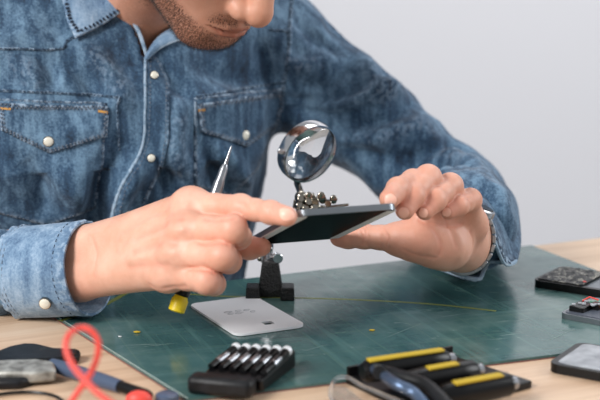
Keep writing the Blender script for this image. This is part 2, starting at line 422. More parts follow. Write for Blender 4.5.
for i in range(46):
    x, y = rng.uniform(200, 590), rng.uniform(285, 365); a = rng.uniform(-.5, .5); l = rng.uniform(2, 16); marks.append(((x, y), (x+l*math.cos(a), y+l*math.sin(a)*.5), rng.uniform(.0003, .0007)))
for a, c_, wd in marks:
    a, c_ = matl(*a), matl(*c_); t = (c_-a).normalized(); n_ = Vector((-t.y, t.x))*wd/2; mid = (a+c_)/2
    b.add([(a.x, a.y, MT+.00012), (mid.x-n_.x, mid.y-n_.y, MT+.00012), (c_.x, c_.y, MT+.00012), (mid.x+n_.x, mid.y+n_.y, MT+.00012)], [(0, 1, 2, 3)])
b.obj('scratches', mat('scratch_grey', (128, 150, 144), .6), cmat)['kind'] = 'stuff'
def edge_strip(a, b, wd, m_, name):
    a, b = Vector((a.x, a.y, 0)), Vector((b.x, b.y, 0)); n_ = (b-a).cross(Vector((0, 0, 1))).normalized()
    if n_.dot(-a) < 0: n_ = -n_
    mb = MB(); mb.rings([[a+Vector((0, 0, MT+.0001)), a+n_*wd+Vector((0, 0, MT+.0001))], [b+Vector((0, 0, MT+.0001)), b+n_*wd+Vector((0, 0, MT+.0001))]], cap=False, closed=False)
    return mb.obj(name, m_, cmat)
edge_strip(loc[3], loc[0], .0012, M['mat_edge'], 'pale_edge')

# ============================================================ PERSON
al = math.radians(26)
XT = Vector((math.cos(al), math.sin(al), 0)); YT = Vector((math.sin(al), -math.cos(al), 0))
LS = P(262, 42, 1.47); RS = LS - XT*.37; TC = (LS+RS)/2        # shoulders, torso centre
person = thing('person', 'bearded man in a blue denim shirt bending over the table, holding a phone', 'person', (TC.x, TC.y, 0))
EL = P(457, 199, 1.43); ER = P(-150, 262, 1.31)               # elbows
HL = np.array([[.45, .165, .115, .10], [.75, .172, .125, .04], [.86, .185, .134, .0], [.93, .192, .128, -.0], [.99, .185, .105, .0], [1.04, .12, .07, .005], [1.075, .065, .06, .01]])
def torso(p, shrink=0):
    x = (p[:, 0]-TC.x)*XT.x + (p[:, 1]-TC.y)*XT.y; y = (p[:, 0]-TC.x)*YT.x + (p[:, 1]-TC.y)*YT.y; z = p[:, 2]
    w_ = np.interp(z, HL[:, 0], HL[:, 1])-shrink; dp = np.interp(z, HL[:, 0], HL[:, 2])-shrink; of = -np.interp(z, HL[:, 0], HL[:, 3])
    r = ((np.abs(x)/w_)**2.3 + (np.abs(y-of)/dp)**2.3)**(1/2.3)
    d = (r-1)*np.minimum(w_, dp)*.9
    return smax(d, np.maximum(z-1.07, .42-z), .03)
NB = Vector((TC.x, TC.y, 1.03)) + YT*.012 + XT*.008
def shirt_sdf(p):
    d = torso(p)
    d = smin(d, cone(p, NB+Vector((0, 0, 0)), LS, .05, .062), .05); d = smin(d, cone(p, NB, RS, .05, .062), .05)
    a = smin(cone(p, LS, EL, .068, .055), cone(p, EL, P(470, 222, 1.26), .055, .047), .02)
    b = smin(cone(p, RS, ER, .068, .056), cone(p, ER, P(-8, 272, 1.170), .054, .0405), .03)
    return smin(smin(d, a, .03), b, .03)
SV, SF = sdf_mesh(shirt_sdf, (-.62, .95, .42), (.30, 1.62, 1.12), .0036)
SB0 = bvh(SV, SF)
def hit(B, px, py):
    r = ray(px, py).normalized(); h_ = B.ray_cast(CAM, r)
    return (h_[0], h_[1]) if h_[0] is not None else (None, None)
# folds: creases and ridges running over the cloth
nrm = grad(shirt_sdf, SV, .002)
folds = [  # (pixels, amplitude m, width m)
 ([(292, 104), (325, 100), (352, 90), (388, 74)], -.007, .009), ([(288, 116), (330, 116), (372, 104)], -.006, .008),
 ([(300, 88), (330, 84), (352, 66)], -.005, .009), ([(330, 108), (365, 98), (398, 92)], .006, .011),
 ([(318, 132), (350, 124), (385, 120), (410, 104)], -.005, .008), ([(366, 60), (374, 84), (392, 92)], .006, .012),
 ([(350, 150), (385, 158), (420, 150)], -.004, .01), ([(400, 168), (430, 148), (462, 146)], -.007, .010), ([(410, 178), (440, 164), (478, 170)], -.006, .009),
 ([(425, 136), (455, 158), (500, 206)], .005, .012), ([(470, 178), (492, 205), (500, 240)], -.006, .009), ([(340, 140), (375, 140), (410, 126), (428, 122)], .004, .010),
 ([(120, 150), (104, 182), (92, 222), (96, 250)], -.012, .014), ([(140, 165), (118, 200), (112, 230)], .006, .010), ([(60, 170), (82, 200), (84, 230)], .006, .014),
 ([(20, 160), (40, 190), (46, 222)], -.006, .012), ([(86, 50), (110, 70), (126, 100)], .005, .012), ([(70, 58), (92, 84), (98, 100)], -.004, .01),
 ([(10, 54), (30, 72), (40, 88)], .004, .012), ([(40, 52), (52, 70), (50, 86)], -.004, .009), ([(164, 62), (176, 84), (190, 96)], -.004, .009),
 ([(200, 60), (225, 76), (270, 78)], -.005, .012), ([(262, 46), (278, 76), (282, 112)], -.006, .011), ([(180, 110), (176, 150), (186, 190)], .005, .012),
 ([(206, 150), (222, 176), (236, 196)], -.007, .011), ([(222, 150), (240, 172), (250, 186)], .005, .010), ([(160, 170), (175, 190)], -.006, .01),
 ([(0, 231), (12, 246), (22, 252)], -.006, .005), ([(0, 243), (10, 254), (22, 262)], .005, .005), ([(0, 262), (20, 266)], -.005, .005), ([(0, 285), (20, 280)], -.005, .005), ([(0, 300), (20, 296)], .004, .005),
 ([(295, 20), (318, 40), (340, 50)], -.004, .010), ([(280, 60), (300, 66), (320, 62)], .004, .010)]
disp = np.zeros(len(SV)); 
for pts, am, wd in folds:
    q = [hit(SB0, *p)[0] for p in pts]; q = [v for v in q if v is not None]
    if len(q) < 2: continue
    q = catmull(q, 4); lo = np.array([min(v[i] for v in q) for i in range(3)])-wd*2.5; hi = np.array([max(v[i] for v in q) for i in range(3)])+wd*2.5
    s_ = np.where(((SV > lo) & (SV < hi)).all(1))[0]; pp = SV[s_]; dm = np.full(len(s_), 9.); tt = np.zeros(len(s_)); L_ = len(q)-1
    for i in range(L_):
        a = np.array(q[i]); ba = np.array(q[i+1])-a; t = np.clip((pp-a) @ ba/max(ba @ ba, 1e-12), 0, 1); dd = np.linalg.norm(pp-a-t[:, None]*ba, axis=1)
        u_ = dd < dm; dm[u_] = dd[u_]; tt[u_] = (i+t[u_])/L_
    disp[s_] += 2.3*am*np.exp(-(dm/wd)**2)*np.sin(np.pi*np.clip(tt*.86+.07, 0, 1))**.7
nz = np.array([noise.noise(Vector((v[0]*9, v[1]*9, v[2]*7))) *.0065 + abs(noise.noise(Vector((v[0]*22+3, v[1]*22, v[2]*15))))*-.010 + noise.noise(Vector((v[0]*60, v[1]*60, v[2]*40)))*.0009 for v in SV.tolist()])
SV = SV + nrm*(disp+nz)[:, None]
# neck opening, cut along the neckline
neck_poly = [(116, -60), (120, 6), (134, 26), (146, 58), (160, 44), (186, 28), (196, -60)]
def inpoly(x, y, poly):
    c_ = np.zeros(len(x), bool); j = len(poly)-1
    for i in range(len(poly)):
        xi, yi = poly[i]; xj, yj = poly[j]
        k = ((yi > y) != (yj > y)) & (x < (xj-xi)*(y-yi)/(yj-yi+1e-12)+xi); c_ ^= k; j = i
    return c_
def topx_np(V):
    q = V-np.array(CAM); d = q[:, 1]*ct-q[:, 2]*st; return 300+FPX*q[:, 0]/d, 200-FPX*(q[:, 1]*st+q[:, 2]*ct)/d
sx_, sy_ = topx_np(SV)
cut = inpoly(sx_, sy_, neck_poly) & (((SV[:, 0]-TC.x)*YT.x+(SV[:, 1]-TC.y)*YT.y) > -.02)
cut |= (np.hypot(SV[:, 0]-NB.x+.0, SV[:, 1]-NB.y) < .054) & (SV[:, 2] > 1.055)
SFk = SF[~cut[SF].any(1)]
wear = .25*np.clip(disp*120, 0, 1)
SB = bvh(SV, SF)
shirt = np_obj('shirt', SV, SFk, M['denim'], person, {'wear': wear})
shirt.modifiers.new('thick', 'SOLIDIFY').thickness = .0015
def patch(B, poly, th, name, mats, parent, off=0.0, step=2.2, seam_in=None, wear_w=2.4, wear_a=.8, smooth_n=True, stitches=(), curve=False, pale=False):
    if curve: poly = [(p.x, p.y) for p in catmull([Vector((x, y, 0)) for x, y in poly], 5, True)]
    dense = []
    for i in range(len(poly)):
        a, b = Vector(poly[i]), Vector(poly[(i+1) % len(poly)]); k = max(1, int((b-a).length/step))
        dense += [a.lerp(b, j/k) for j in range(k)]
    xs = [p.x for p in dense]; ys = [p.y for p in dense]
    gx, gy = np.meshgrid(np.arange(min(xs)+step/2, max(xs), step), np.arange(min(ys)+step/2, max(ys), step)); gx = gx.ravel(); gy = gy.ravel()
    k = inpoly(gx, gy, [tuple(p) for p in dense]); gx, gy = gx[k], gy[k]
    def bd(x, y):
        best = 1e9
        for i in range(len(poly)):
            a = Vector(poly[i]); b = Vector(poly[(i+1) % len(poly)]); ab = b-a; t = max(0, min(1, (Vector((x, y))-a).dot(ab)/max(ab.length_squared, 1e-9)))
            best = min(best, (Vector((x, y))-a-ab*t).length)
        return best
    inner = [Vector((x, y)) for x, y in zip(gx, gy) if bd(x, y) > step*.45]
    n = len(dense); pts = dense+inner
    r = delaunay_2d_cdt(pts, [], [list(range(n))], 1, 1e-6)
    vs = []; wr = []
    for v in r[0]:
        h_, nn = hit(B, v.x, v.y)
        if h_ is None:
            h_, nn = (vs[-1]-ray(0, 0)*0, Vector((0, -1, 0))) if vs else (P(v.x, v.y, 1.3), Vector((0, -1, 0)))
        if nn.dot(ray(v.x, v.y)) > 0: nn = -nn
        vs.append(h_ + nn*(off+th)); wr.append(wear_a*math.exp(-(bd(v.x, v.y)/wear_w)**2))
    mb = MB(); mb.add(vs, [f_ if (vs[f_[1]]-vs[f_[0]]).cross(vs[f_[2]]-vs[f_[0]]).dot(ray(300, 200)) < 0 else tuple(reversed(f_)) for f_ in r[2]])
    nw = len(vs)
    o_m = mats if isinstance(mats, (list, tuple)) else [mats]
    for mi, (pl, closed) in enumerate(stitches):
        mb.cur = 1; q = []
        pl2 = [Vector(p) for p in pl]
        if closed: pl2.append(pl2[0])
        for a, b in zip(pl2[:-1], pl2[1:]):
            k = max(1, int((b-a).length/1.0)); q += [a.lerp(b, j/k) for j in range(k)]
        q.append(pl2[-1]); i = 0
        while i+2 < len(q):
            seg = []
            for j in (i, i+2):
                h_, nn = hit(B, q[j].x, q[j].y)
                if h_ is None: break
                if nn.dot(ray(*q[j])) > 0: nn = -nn
                seg.append(h_+nn*(off+th+.0004))
            if len(seg) == 2 and (seg[0]-seg[1]).length < .01: mb.tube(seg, .00045, 5)
            i += 4
    o = mb.obj(name, o_m, parent, world=True)
    a_ = o.data.attributes.new('wear', 'FLOAT', 'POINT'); a_.data.foreach_set('value', np.array(wr+[0]*(len(mb.v)-nw), np.float32))
    if th > .0008:
        s_ = o.modifiers.new('thick', 'SOLIDIFY'); s_.thickness = th; s_.offset = -1
    return o
def inset(poly, k):                       # shrink a polygon for its stitch line
    c_ = Vector((sum(p[0] for p in poly)/len(poly), sum(p[1] for p in poly)/len(poly))); out = []; n = len(poly)
    ar = sum(poly[i][0]*poly[(i+1) % n][1]-poly[(i+1) % n][0]*poly[i][1] for i in range(n)); sg = 1 if ar > 0 else -1
    for i in range(n):
        p = Vector(poly[i]); a = (p-Vector(poly[i-1])).normalized(); b = (Vector(poly[(i+1) % n])-p).normalized()
        na = Vector((-a.y, a.x))*sg; nb_ = Vector((-b.y, b.x))*sg; m_ = (na+nb_); m_ = m_/max(m_.length_squared, .3)*2*.5*2/2
        out.append(tuple(p+m_*k))
    return out
ST = [M['denim'], M['thread']]
# pockets with flaps (viewer's left, then viewer's right)
pkt = [(-14, 98), (107, 103), (103, 160), (96, 208), (48, 226), (-6, 212)]
pk1 = patch(SB, pkt, .0012, 'pocket', ST, shirt, 0, 2.6, stitches=[(inset(pkt, 3), True)])
fl = [(1, 104), (108, 107), (106, 136), (50, 153), (2, 130)]
patch(SB, fl, .0022, 'pocket_flap', ST, pk1, .0014, 2.2, stitches=[(inset(fl, 2.5), True), (inset(fl, 6.5), True)], wear_w=4)
pkt2 = [(194, 98), (282, 88), (276, 126), (258, 168), (232, 196), (194, 186)]
pk2 = patch(SB, pkt2, .0012, 'pocket', ST, shirt, 0, 2.6, stitches=[(inset(pkt2, 3), True)])
fl2 = [(197, 104), (282, 92), (279, 122), (245, 147), (200, 132)]
patch(SB, fl2, .0022, 'pocket_flap', ST, pk2, .0014, 2.2, stitches=[(inset(fl2, 2.5), True), (inset(fl2, 6.5), True)], wear_w=3.5)
for q in ([(98, 111), (107, 111.6), (107, 113.8), (98, 113.4)], [(2, 107.5), (12, 107.7), (12, 109.8), (2, 109.4)]):
    patch(SB, q, .0006, 'bar_tack', M['ochre'], pk1, .0036, 2)
patch(SB, [(196, 109), (203, 107.6), (203.5, 110), (196.3, 111.4)], .0006, 'bar_tack', M['ochre'], pk2, .0036, 2)
# placket, seams
edgeL = [(145, 58), (144.5, 80), (144.5, 110), (143.5, 138), (136, 162), (122, 188), (114, 214), (112, 240), (108, 285)]
edgeR = [(134, 285), (136, 240), (140, 216), (151, 188), (165, 160), (169, 138), (169, 110), (168, 84), (160, 62), (152, 54)]
patch(SB, edgeL+edgeR, .0018, 'placket', ST, shirt, .0004, 2.4, wear_w=2.2, wear_a=.55, stitches=[([(x+5, y) for x, y in edgeL], False), ([(x-3, y) for x, y in edgeR], False)])
def strip(pl, wpx): 
    l = []; r = []
    for i, p in enumerate(pl):
        t = (Vector(pl[min(i+1, len(pl)-1)])-Vector(pl[max(i-1, 0)])).normalized(); n_ = Vector((-t.y, t.x))*wpx/2
        l.append(tuple(Vector(p)+n_)); r.append(tuple(Vector(p)-n_))
    return l+r[::-1]
def fine(pl, n=5): return [(p.x, p.y) for p in catmull([Vector((x, y, 0)) for x, y in pl], n)]
patch(SB, strip(fine(edgeL), 2.2), .0022, 'placket_edge', M['seam'], shirt, .0012, 1.4, wear_w=3)
SEAM = [M['denim'], M['thread_dark']]
for pl, wd in (([(-14, 47), (0, 48.5), (58, 49), (66, 42), (76, 36)], 2.6), ([(-14, 90), (60, 93), (117, 97)], 2.8), ([(120, 97), (117, 110), (119, 150)], 2.0),
               ([(196, 97), (240, 90), (286, 82)], 2.4), ([(293, -10), (290, 20), (289, 50), (284, 84), (281, 112)], 3.4), ([(270, 30), (282, 31), (292, 33)], 2.2)):
    q = fine(pl); patch(SB, strip(q, wd), .0009, 'seam', SEAM, shirt, .0002, 1.6, wear_w=1.6, wear_a=.5, stitches=[(q, False)])
def snap(B, px, py, r, parent, name='snap_button', k=.0006):
    h_, nn = hit(B, px, py)
    if nn.dot(ray(px, py)) > 0: nn = -nn
    nn = (nn*.6 - ray(px, py).normalized()*.4).normalized()
    b = MB(); b.cur = 0; b.lathe(h_+nn*.001, h_+nn*2, [(0, r*1.08), (.0022, r*1.1), (.0032, r*1.02), (.0034, r*.92)], 24)
    o = b.obj(name, M['nickel'], parent, world=True)
    b = MB(); b.lathe(h_+nn*.0038, h_+nn*2, [(0, r*.93), (.0007, r*.9), (.0014, r*.7), (.0018, r*.4), (.0019, .0001)], 24); b.obj('pearl_cap', M['pearl'], o, world=True)
    return o
# ------------- collar
col1 = [(60, -14), (62, 0), (67, 22), (76, 42), (92, 33), (108, 23), (122, 13), (118, 0), (112, -16)]
patch(SB, col1, .003, 'collar', [M['denim_pale'], M['thread_dark']], shirt, .004, 2.2, wear_w=3.5, wear_a=.7, stitches=[([(66, 0), (71, 22), (79, 36), (96, 26), (117, 12)], False)])
cs = [(118, 2), (128, 16), (136, 28), (142, 42), (147, 58)]
patch(SB, strip(fine(cs), 3.2), .0022, 'collar_edge', M['seam'], shirt, .0006, 1.6, wear_w=3)
# collar stand on the far side, standing up from the shirt beneath the jaw
b = MB(); lo_ = [(146, 60), (152, 54), (161, 47), (172, 42), (186, 38), (204, 34)]; hi_ = [(146, 57), (151, 47), (158, 38), (168, 30), (178, 24), (196, 18)]
r0 = []; r1 = []
for i, (a, q) in enumerate(zip(lo_, hi_)):
    h_, nn = hit(SB, *a); dd = topx(h_)[2]-.004
    r0.append(P(a[0], a[1], dd)); r1.append(P(q[0], q[1], dd+.004*i-.002))
r0 = catmull(r0, 4); r1 = catmull(r1, 4)
b.rings([[a.lerp(c_, t)+Vector((0, -.004*math.sin(t*math.pi), 0)) for t in (0, .12, .25, .5, .75, 1)] for a, c_ in zip(r0, r1)], cap=False, closed=False)
o = b.obj('collar_stand', M['denim_pale'], shirt, world=True)
s_ = o.modifiers.new('thick', 'SOLIDIFY'); s_.thickness = .0025; s_.offset = 0
b = MB(); b.tube(r0, .0014, 8); b.obj('collar_edge', M['seam'], shirt, world=True)
for px, py in ((153.5, 76), (150.5, 158), (125.5, 214)): snap(SB, px, py, .0042, shirt)
snap(SB, 48.5, 141, .0052, pk1, k=.003); snap(SB, 243.5, 135.5, .0052, pk2, k=.003)

# ------------- cuffs
def ring_pts(c_, ax, r, n, ry=None, up=Vector((0, 0, 1)), ph=0):
    ax = ax.normalized(); u = (up-ax*up.dot(ax)).normalized(); w_ = ax.cross(u)
    return [c_ + u*math.cos(ph+2*math.pi*j/n)*r + w_*math.sin(ph+2*math.pi*j/n)*(ry or r) for j in range(n)]
cA, cB = P(22, 272, 1.160), P(90, 268, 1.132); cx = (cB-cA)
n = 72; rg = []; wr = []
prof = [(-.02, .036), (-.01, .0415), (0, .0428), (.03, .0432), (.08, .0428), (.2, .0425), (.4, .0425), (.6, .0427), (.8, .0425), (.93, .0425), (.97, .0428), (1.0, .0422), (1.0, .040), (.95, .0395), (.5, .039)]
for t, r in prof:
    c_ = cA.lerp(cB, t); pts = ring_pts(c_, cx, r, n)
    for j, p in enumerate(pts):
        d = (p-c_).normalized(); p += d*(.0012*noise.noise(p*45)+(.0010*math.sin(j*1.9)*(abs(t-.93) < .06)+.0012*math.sin(j*1.3)*(t < .06)))
        if p.z < T+.0012: p.z = T+.0012+.2*(p.z-T)*0
        wr.append(.6 if t in (0, .03, .97, 1.0) else (.45 if t == .93 else .0))
    rg.append(pts)
b = MB(); b.rings(rg, cap=False); cuffL = b.obj('cuff', [M['denim_pale'], M['thread']], shirt, world=True)
a_ = cuffL.data.attributes.new('wear', 'FLOAT', 'POINT'); a_.data.foreach_set('value', np.array(wr, np.float32))
CV = np.array(b.v); CB = bvh(CV, b.f)
for t in (.84, .07, .12):
    s_ = MB(); pr = ring_pts(cA.lerp(cB, t), cx, .0429, 90)
    pr = [Vector((p.x, p.y, max(p.z, T+.0016))) for p in pr]
    for j in range(0, 90, 2): s_.tube([pr[j], pr[j].lerp(pr[(j+1) % 90], 1)], .0003, 5)
    s_.obj('stitching', M['thread_dark'] if t == .84 else M['thread'], cuffL, world=True)
snap(CB, 46, 302, .0052, cuffL, k=0)
# open cuff on the other arm
rim = [(462, 206, 1.245), (474, 207, 1.215), (484, 216, 1.190), (491, 232, 1.182), (497, 248, 1.188), (505, 264, 1.205), (515, 262, 1.222), (512, 258, 1.235), (500, 262, 1.235), (489, 262, 1.235), (484, 270, 1.222), (479, 279, 1.215), (464, 277, 1.215), (446, 271, 1.225), (429, 263, 1.235), (426, 252, 1.26), (434, 232, 1.275), (448, 214, 1.265)]
rim = [P(*q) for q in rim]; rim = catmull(rim, 4, True)
for p in rim: p.z = max(p.z, TM+.002)
c1 = P(469, 218, 1.335); ax1 = (P(470, 222, 1.26)-EL).normalized(); base_r = ring_pts(c1, ax1, .0505, len(rim))
# align start
k0 = min(range(len(rim)), key=lambda k: sum((rim[i]-base_r[(i+k) % len(rim)]).length for i in range(len(rim))))
rev = [base_r[-i % len(rim)] for i in range(len(rim))]; k1 = min(range(len(rim)), key=lambda k: sum((rim[i]-rev[(i+k) % len(rim)]).length for i in range(len(rim))))
s0 = sum((rim[i]-base_r[(i+k0) % len(rim)]).length for i in range(len(rim))); s1 = sum((rim[i]-rev[(i+k1) % len(rim)]).length for i in range(len(rim)))
bb = [base_r[(i+k0) % len(rim)] for i in range(len(rim))] if s0 < s1 else [rev[(i+k1) % len(rim)] for i in range(len(rim))]
rg = []; wr = []
cr = sum(rim, Vector())/len(rim)
for t in (0, .04, .08, .2, .35, .5, .65, .8, 1):
    row = []
    for a, q in zip(rim, bb):
        p = a.lerp(q, t); cc = cr.lerp(c1, t); p += (p-cc).normalized()*(.003*math.sin(math.pi*t)); p += Vector((0, 0, 1))*.0015*noise.noise(p*40); p.z = max(p.z, TM+.0015); row.append(p)
        wr.append(.9 if t < .05 else (.35 if t < .1 else .05))
    rg.append(row)
b = MB(); b.rings(rg, cap=False); cuffR = b.obj('cuff', [M['denim']], shirt, world=True)
a_ = cuffR.data.attributes.new('wear', 'FLOAT', 'POINT'); a_.data.foreach_set('value', np.array(wr, np.float32))
s_ = cuffR.modifiers.new('thick', 'SOLIDIFY'); s_.thickness = .0022; s_.offset = 1
b = MB(); b.tube(rim, .0020, 6, closed=True); b.obj('cuff_edge', M['seam'], cuffR, world=True)

# ------------- hands
def hand_sdf(spec):
    def f(p):
        palm = None
        for a, b_, ra, rb in spec['palm']:
            e = cone(p, a, b_, ra, rb); palm = e if palm is None else smin(palm, e, spec.get('kp', .012))
        fing = None
        for ch in spec['fingers']:
            e = chain(p, ch, .003)
            for (a, ra) in ch[2:-1:2]: e = smin(e, np.linalg.norm(p-np.array(a, np.float32), axis=1)-ra*1.06, .003)
            fing = e if fing is None else smin(fing, e, .0018)
        d = smin(palm, fing, spec.get('kf', .007))
        for c_, r, k in spec.get('extra', []): d = smin(d, np.linalg.norm(p-np.array(c_, np.float32), axis=1)-r, k)
        for a, b_, r in spec.get('grooves', []): d = smax(d, -cone(p, a, b_, r, r), .0022)
        for c_, r, k in spec.get('cut', []): d = smax(d, -(np.linalg.norm(p-np.array(c_, np.float32), axis=1)-r), k)
        return d
    return f
def ch(*pts):
    q = [(P(a, b_, c_), r) for a, b_, c_, r in pts]; out = [q[0]]
    for (a, ra), (b_, rb) in zip(q[:-1], q[1:]): out += [(a.lerp(b_, .5), (ra+rb)/2*.93), (b_, rb)]
    return out
W1, W2 = P(80, 254, 1.138), P(80, 275, 1.132)
mI, mM, mR, mP = P(191, 207, 1.055), P(188, 230, 1.040), P(180, 254, 1.040), P(168, 274, 1.052)
RH = dict(
 palm=[(W1, mI, .0205, .0145), (W1, mM, .021, .0140), (W2, mR, .021, .0135), (W2, mP, .0195, .0130), (mI, mM, .0118, .0118), (mM, mR, .0118, .0115), (mR, mP, .0115, .011),
       (ER, W1, .034, .0215), (ER, W2, .034, .0215), (W1, P(150, 235, 1.10), .020, .017), (P(150, 255, 1.07), P(178, 240, 1.06), .018, .014)],
 fingers=[ch((191, 207, 1.055, .0140), (241, 207.5, 1.022, .0102), (271, 212.5, .998, .0088), (287, 216.2, .985, .0080)),
          ch((188, 230, 1.040, .0135), (233, 229, 1.010, .0110), (239, 237, 1.040, .0096), (230, 243, 1.060, .0086)),
          ch((180, 254, 1.040, .0132), (222, 256, 1.010, .0112), (229, 261, 1.034, .0096), (220, 264, 1.060, .0088)),
          ch((168, 274, 1.052, .0125), (207, 281, 1.018, .0104), (214, 284, 1.040, .0088), (204, 285, 1.060, .0080)),
          ch((140, 244, 1.110, .0165), (185, 246, 1.100, .0135), (226, 248, 1.088, .0108), (250, 248, 1.078, .0092), (262, 247, 1.072, .0078))],
 kf=.009, kp=.010, extra=[(mI+Vector((0, -.0015, .001)), .0148, .006), (mM+Vector((0, -.002, .0)), .0146, .006), (mR+Vector((0, -.002, .0)), .0142, .006), (mP+Vector((0, -.0015, 0)), .0130, .006)], grooves=[(P(241+k*4, 199.5+abs(k)*.8, 1.010), P(241+k*4+(1 if k > 0 else -1)*.6, 208, 1.004+.0016*0), .0011) for k in (-1.6, -.6, .4, 1.4)])
V1, F1 = sdf_mesh(hand_sdf(RH), (-.46, .93, .74), (.0, 1.36, .92), .0013)
vW1, vW2 = P(465, 230, 1.190), P(462, 246, 1.180)
nI, nM, nR, nP = P(428, 208, 1.128), P(446, 209, 1.136), P(461, 214, 1.142), P(472, 225, 1.148)
cmc = P(446, 246, 1.135)
LH = dict(
 palm=[(vW1, nI, .0195, .0120), (vW1, nM, .0195, .0125), (vW1, nR, .0190, .0125), (vW2, nP, .0190, .012), (vW2, cmc, .0195, .0185), (cmc, nI, .018, .012),
       (nI, nM, .0125, .0125), (nM, nR, .0125, .0125), (nR, nP, .0125, .012), (vW1, EL, .0195, .030), (vW2, EL, .0195, .030), (vW2, P(425, 232, 1.12), .019, .014), (cmc, P(400, 240, 1.120), .0185, .0135), (P(415, 243, 1.12), nI, .0140, .0120)],
 fingers=[ch((428, 208, 1.128, .0125), (413, 182, 1.080, .0102), (398, 189, 1.052, .0092), (389.5, 199, 1.032, .0084)),
          ch((446, 209, 1.136, .0128), (428, 178, 1.084, .0108), (413, 196, 1.058, .0095), (405, 210, 1.050, .0082)),
          ch((461, 214, 1.142, .0125), (450, 186, 1.100, .0106), (435, 200, 1.072, .0092), (425, 211, 1.064, .0078)),
          ch((472, 225, 1.148, .0118), (470, 200, 1.116, .0096), (458, 206, 1.094, .0084), (448, 211.5, 1.086, .0070)),
          ch((430, 247, 1.130, .0175), (396, 238.5, 1.125, .0130), (364, 236.5, 1.138, .0104), (348, 237, 1.146, .0098), (339, 237.5, 1.150, .0084))],
 kf=.006, kp=.012)
V2, F2 = sdf_mesh(hand_sdf(LH), (.01, .97, .74), (.28, 1.5, .93), .0013)
HB1, HB2 = bvh(V1, F1), bvh(V2, F2)
def emboss(V, B, nr, folds):
    dsp = np.zeros(len(V))
    for pts, am, wd in folds:
        q = [hit(B, *p)[0] for p in pts]; q = [v for v in q if v is not None]
        if len(q) < 2: continue
        q = catmull(q, 5); dm = np.full(len(V), 9.)
        for a, c_ in zip(q[:-1], q[1:]):
            a = np.array(a); ba = np.array(c_)-a; t = np.clip((V-a) @ ba/max(ba @ ba, 1e-12), 0, 1); dm = np.minimum(dm, np.linalg.norm(V-a-t[:, None]*ba, axis=1))
        dsp += am*np.exp(-(dm/wd)**2)
    return (V + nr*dsp[:, None]).astype(np.float32), dsp
V1, ds1 = emboss(V1, HB1, grad(hand_sdf(RH), V1, .001), [
 ([(186, 206), (155, 219), (122, 238)], .0011, .0035), ([(182, 230), (150, 238), (120, 250)], .0012, .0035), ([(174, 253), (146, 256), (118, 262)], .0009, .0035),
 ([(182, 218), (160, 228), (138, 238)], -.0012, .0035), ([(176, 242), (156, 246), (134, 253)], -.0012, .0035), ([(168, 265), (148, 266), (130, 268)], -.0010, .0035),
 ([(205, 219), (222, 220.5), (234, 219)], -.0010, .0016), ([(200, 243), (214, 244), (228, 244)], -.0010, .0016), ([(190, 268), (202, 270), (214, 272)], -.0010, .0016),
 ([(92, 238), (97, 255), (94, 276)], -.0007, .0020), ([(268, 206), (269, 212)], -.0004, .0010), ([(272, 206.5), (273, 212)], -.0004, .0010), ([(150, 285), (168, 288), (186, 286)], -.0007, .0020)])
V2, ds2 = emboss(V2, HB2, grad(hand_sdf(LH), V2, .001), [
 ([(420, 220), (434, 230), (441, 244), (440, 254)], -.0009, .0022), ([(446, 221), (452, 234), (456, 246)], -.0008, .0020), ([(430, 222), (446, 226), (462, 224)], -.0010, .0016),
 ([(384, 229), (388, 237), (386, 246)], -.0009, .0014), ([(362, 231), (364, 238), (362, 244)], -.0008, .0012), ([(366, 231), (368, 238), (366, 244)], -.0006, .0012), ([(404, 250), (420, 256), (436, 258)], -.0007, .0018),
 ([(398, 228), (412, 234), (424, 246)], .0008, .006), ([(456, 232), (462, 244), (460, 256)], .0010, .004), ([(470, 232), (473, 244), (470, 254)], -.0010, .0014)])
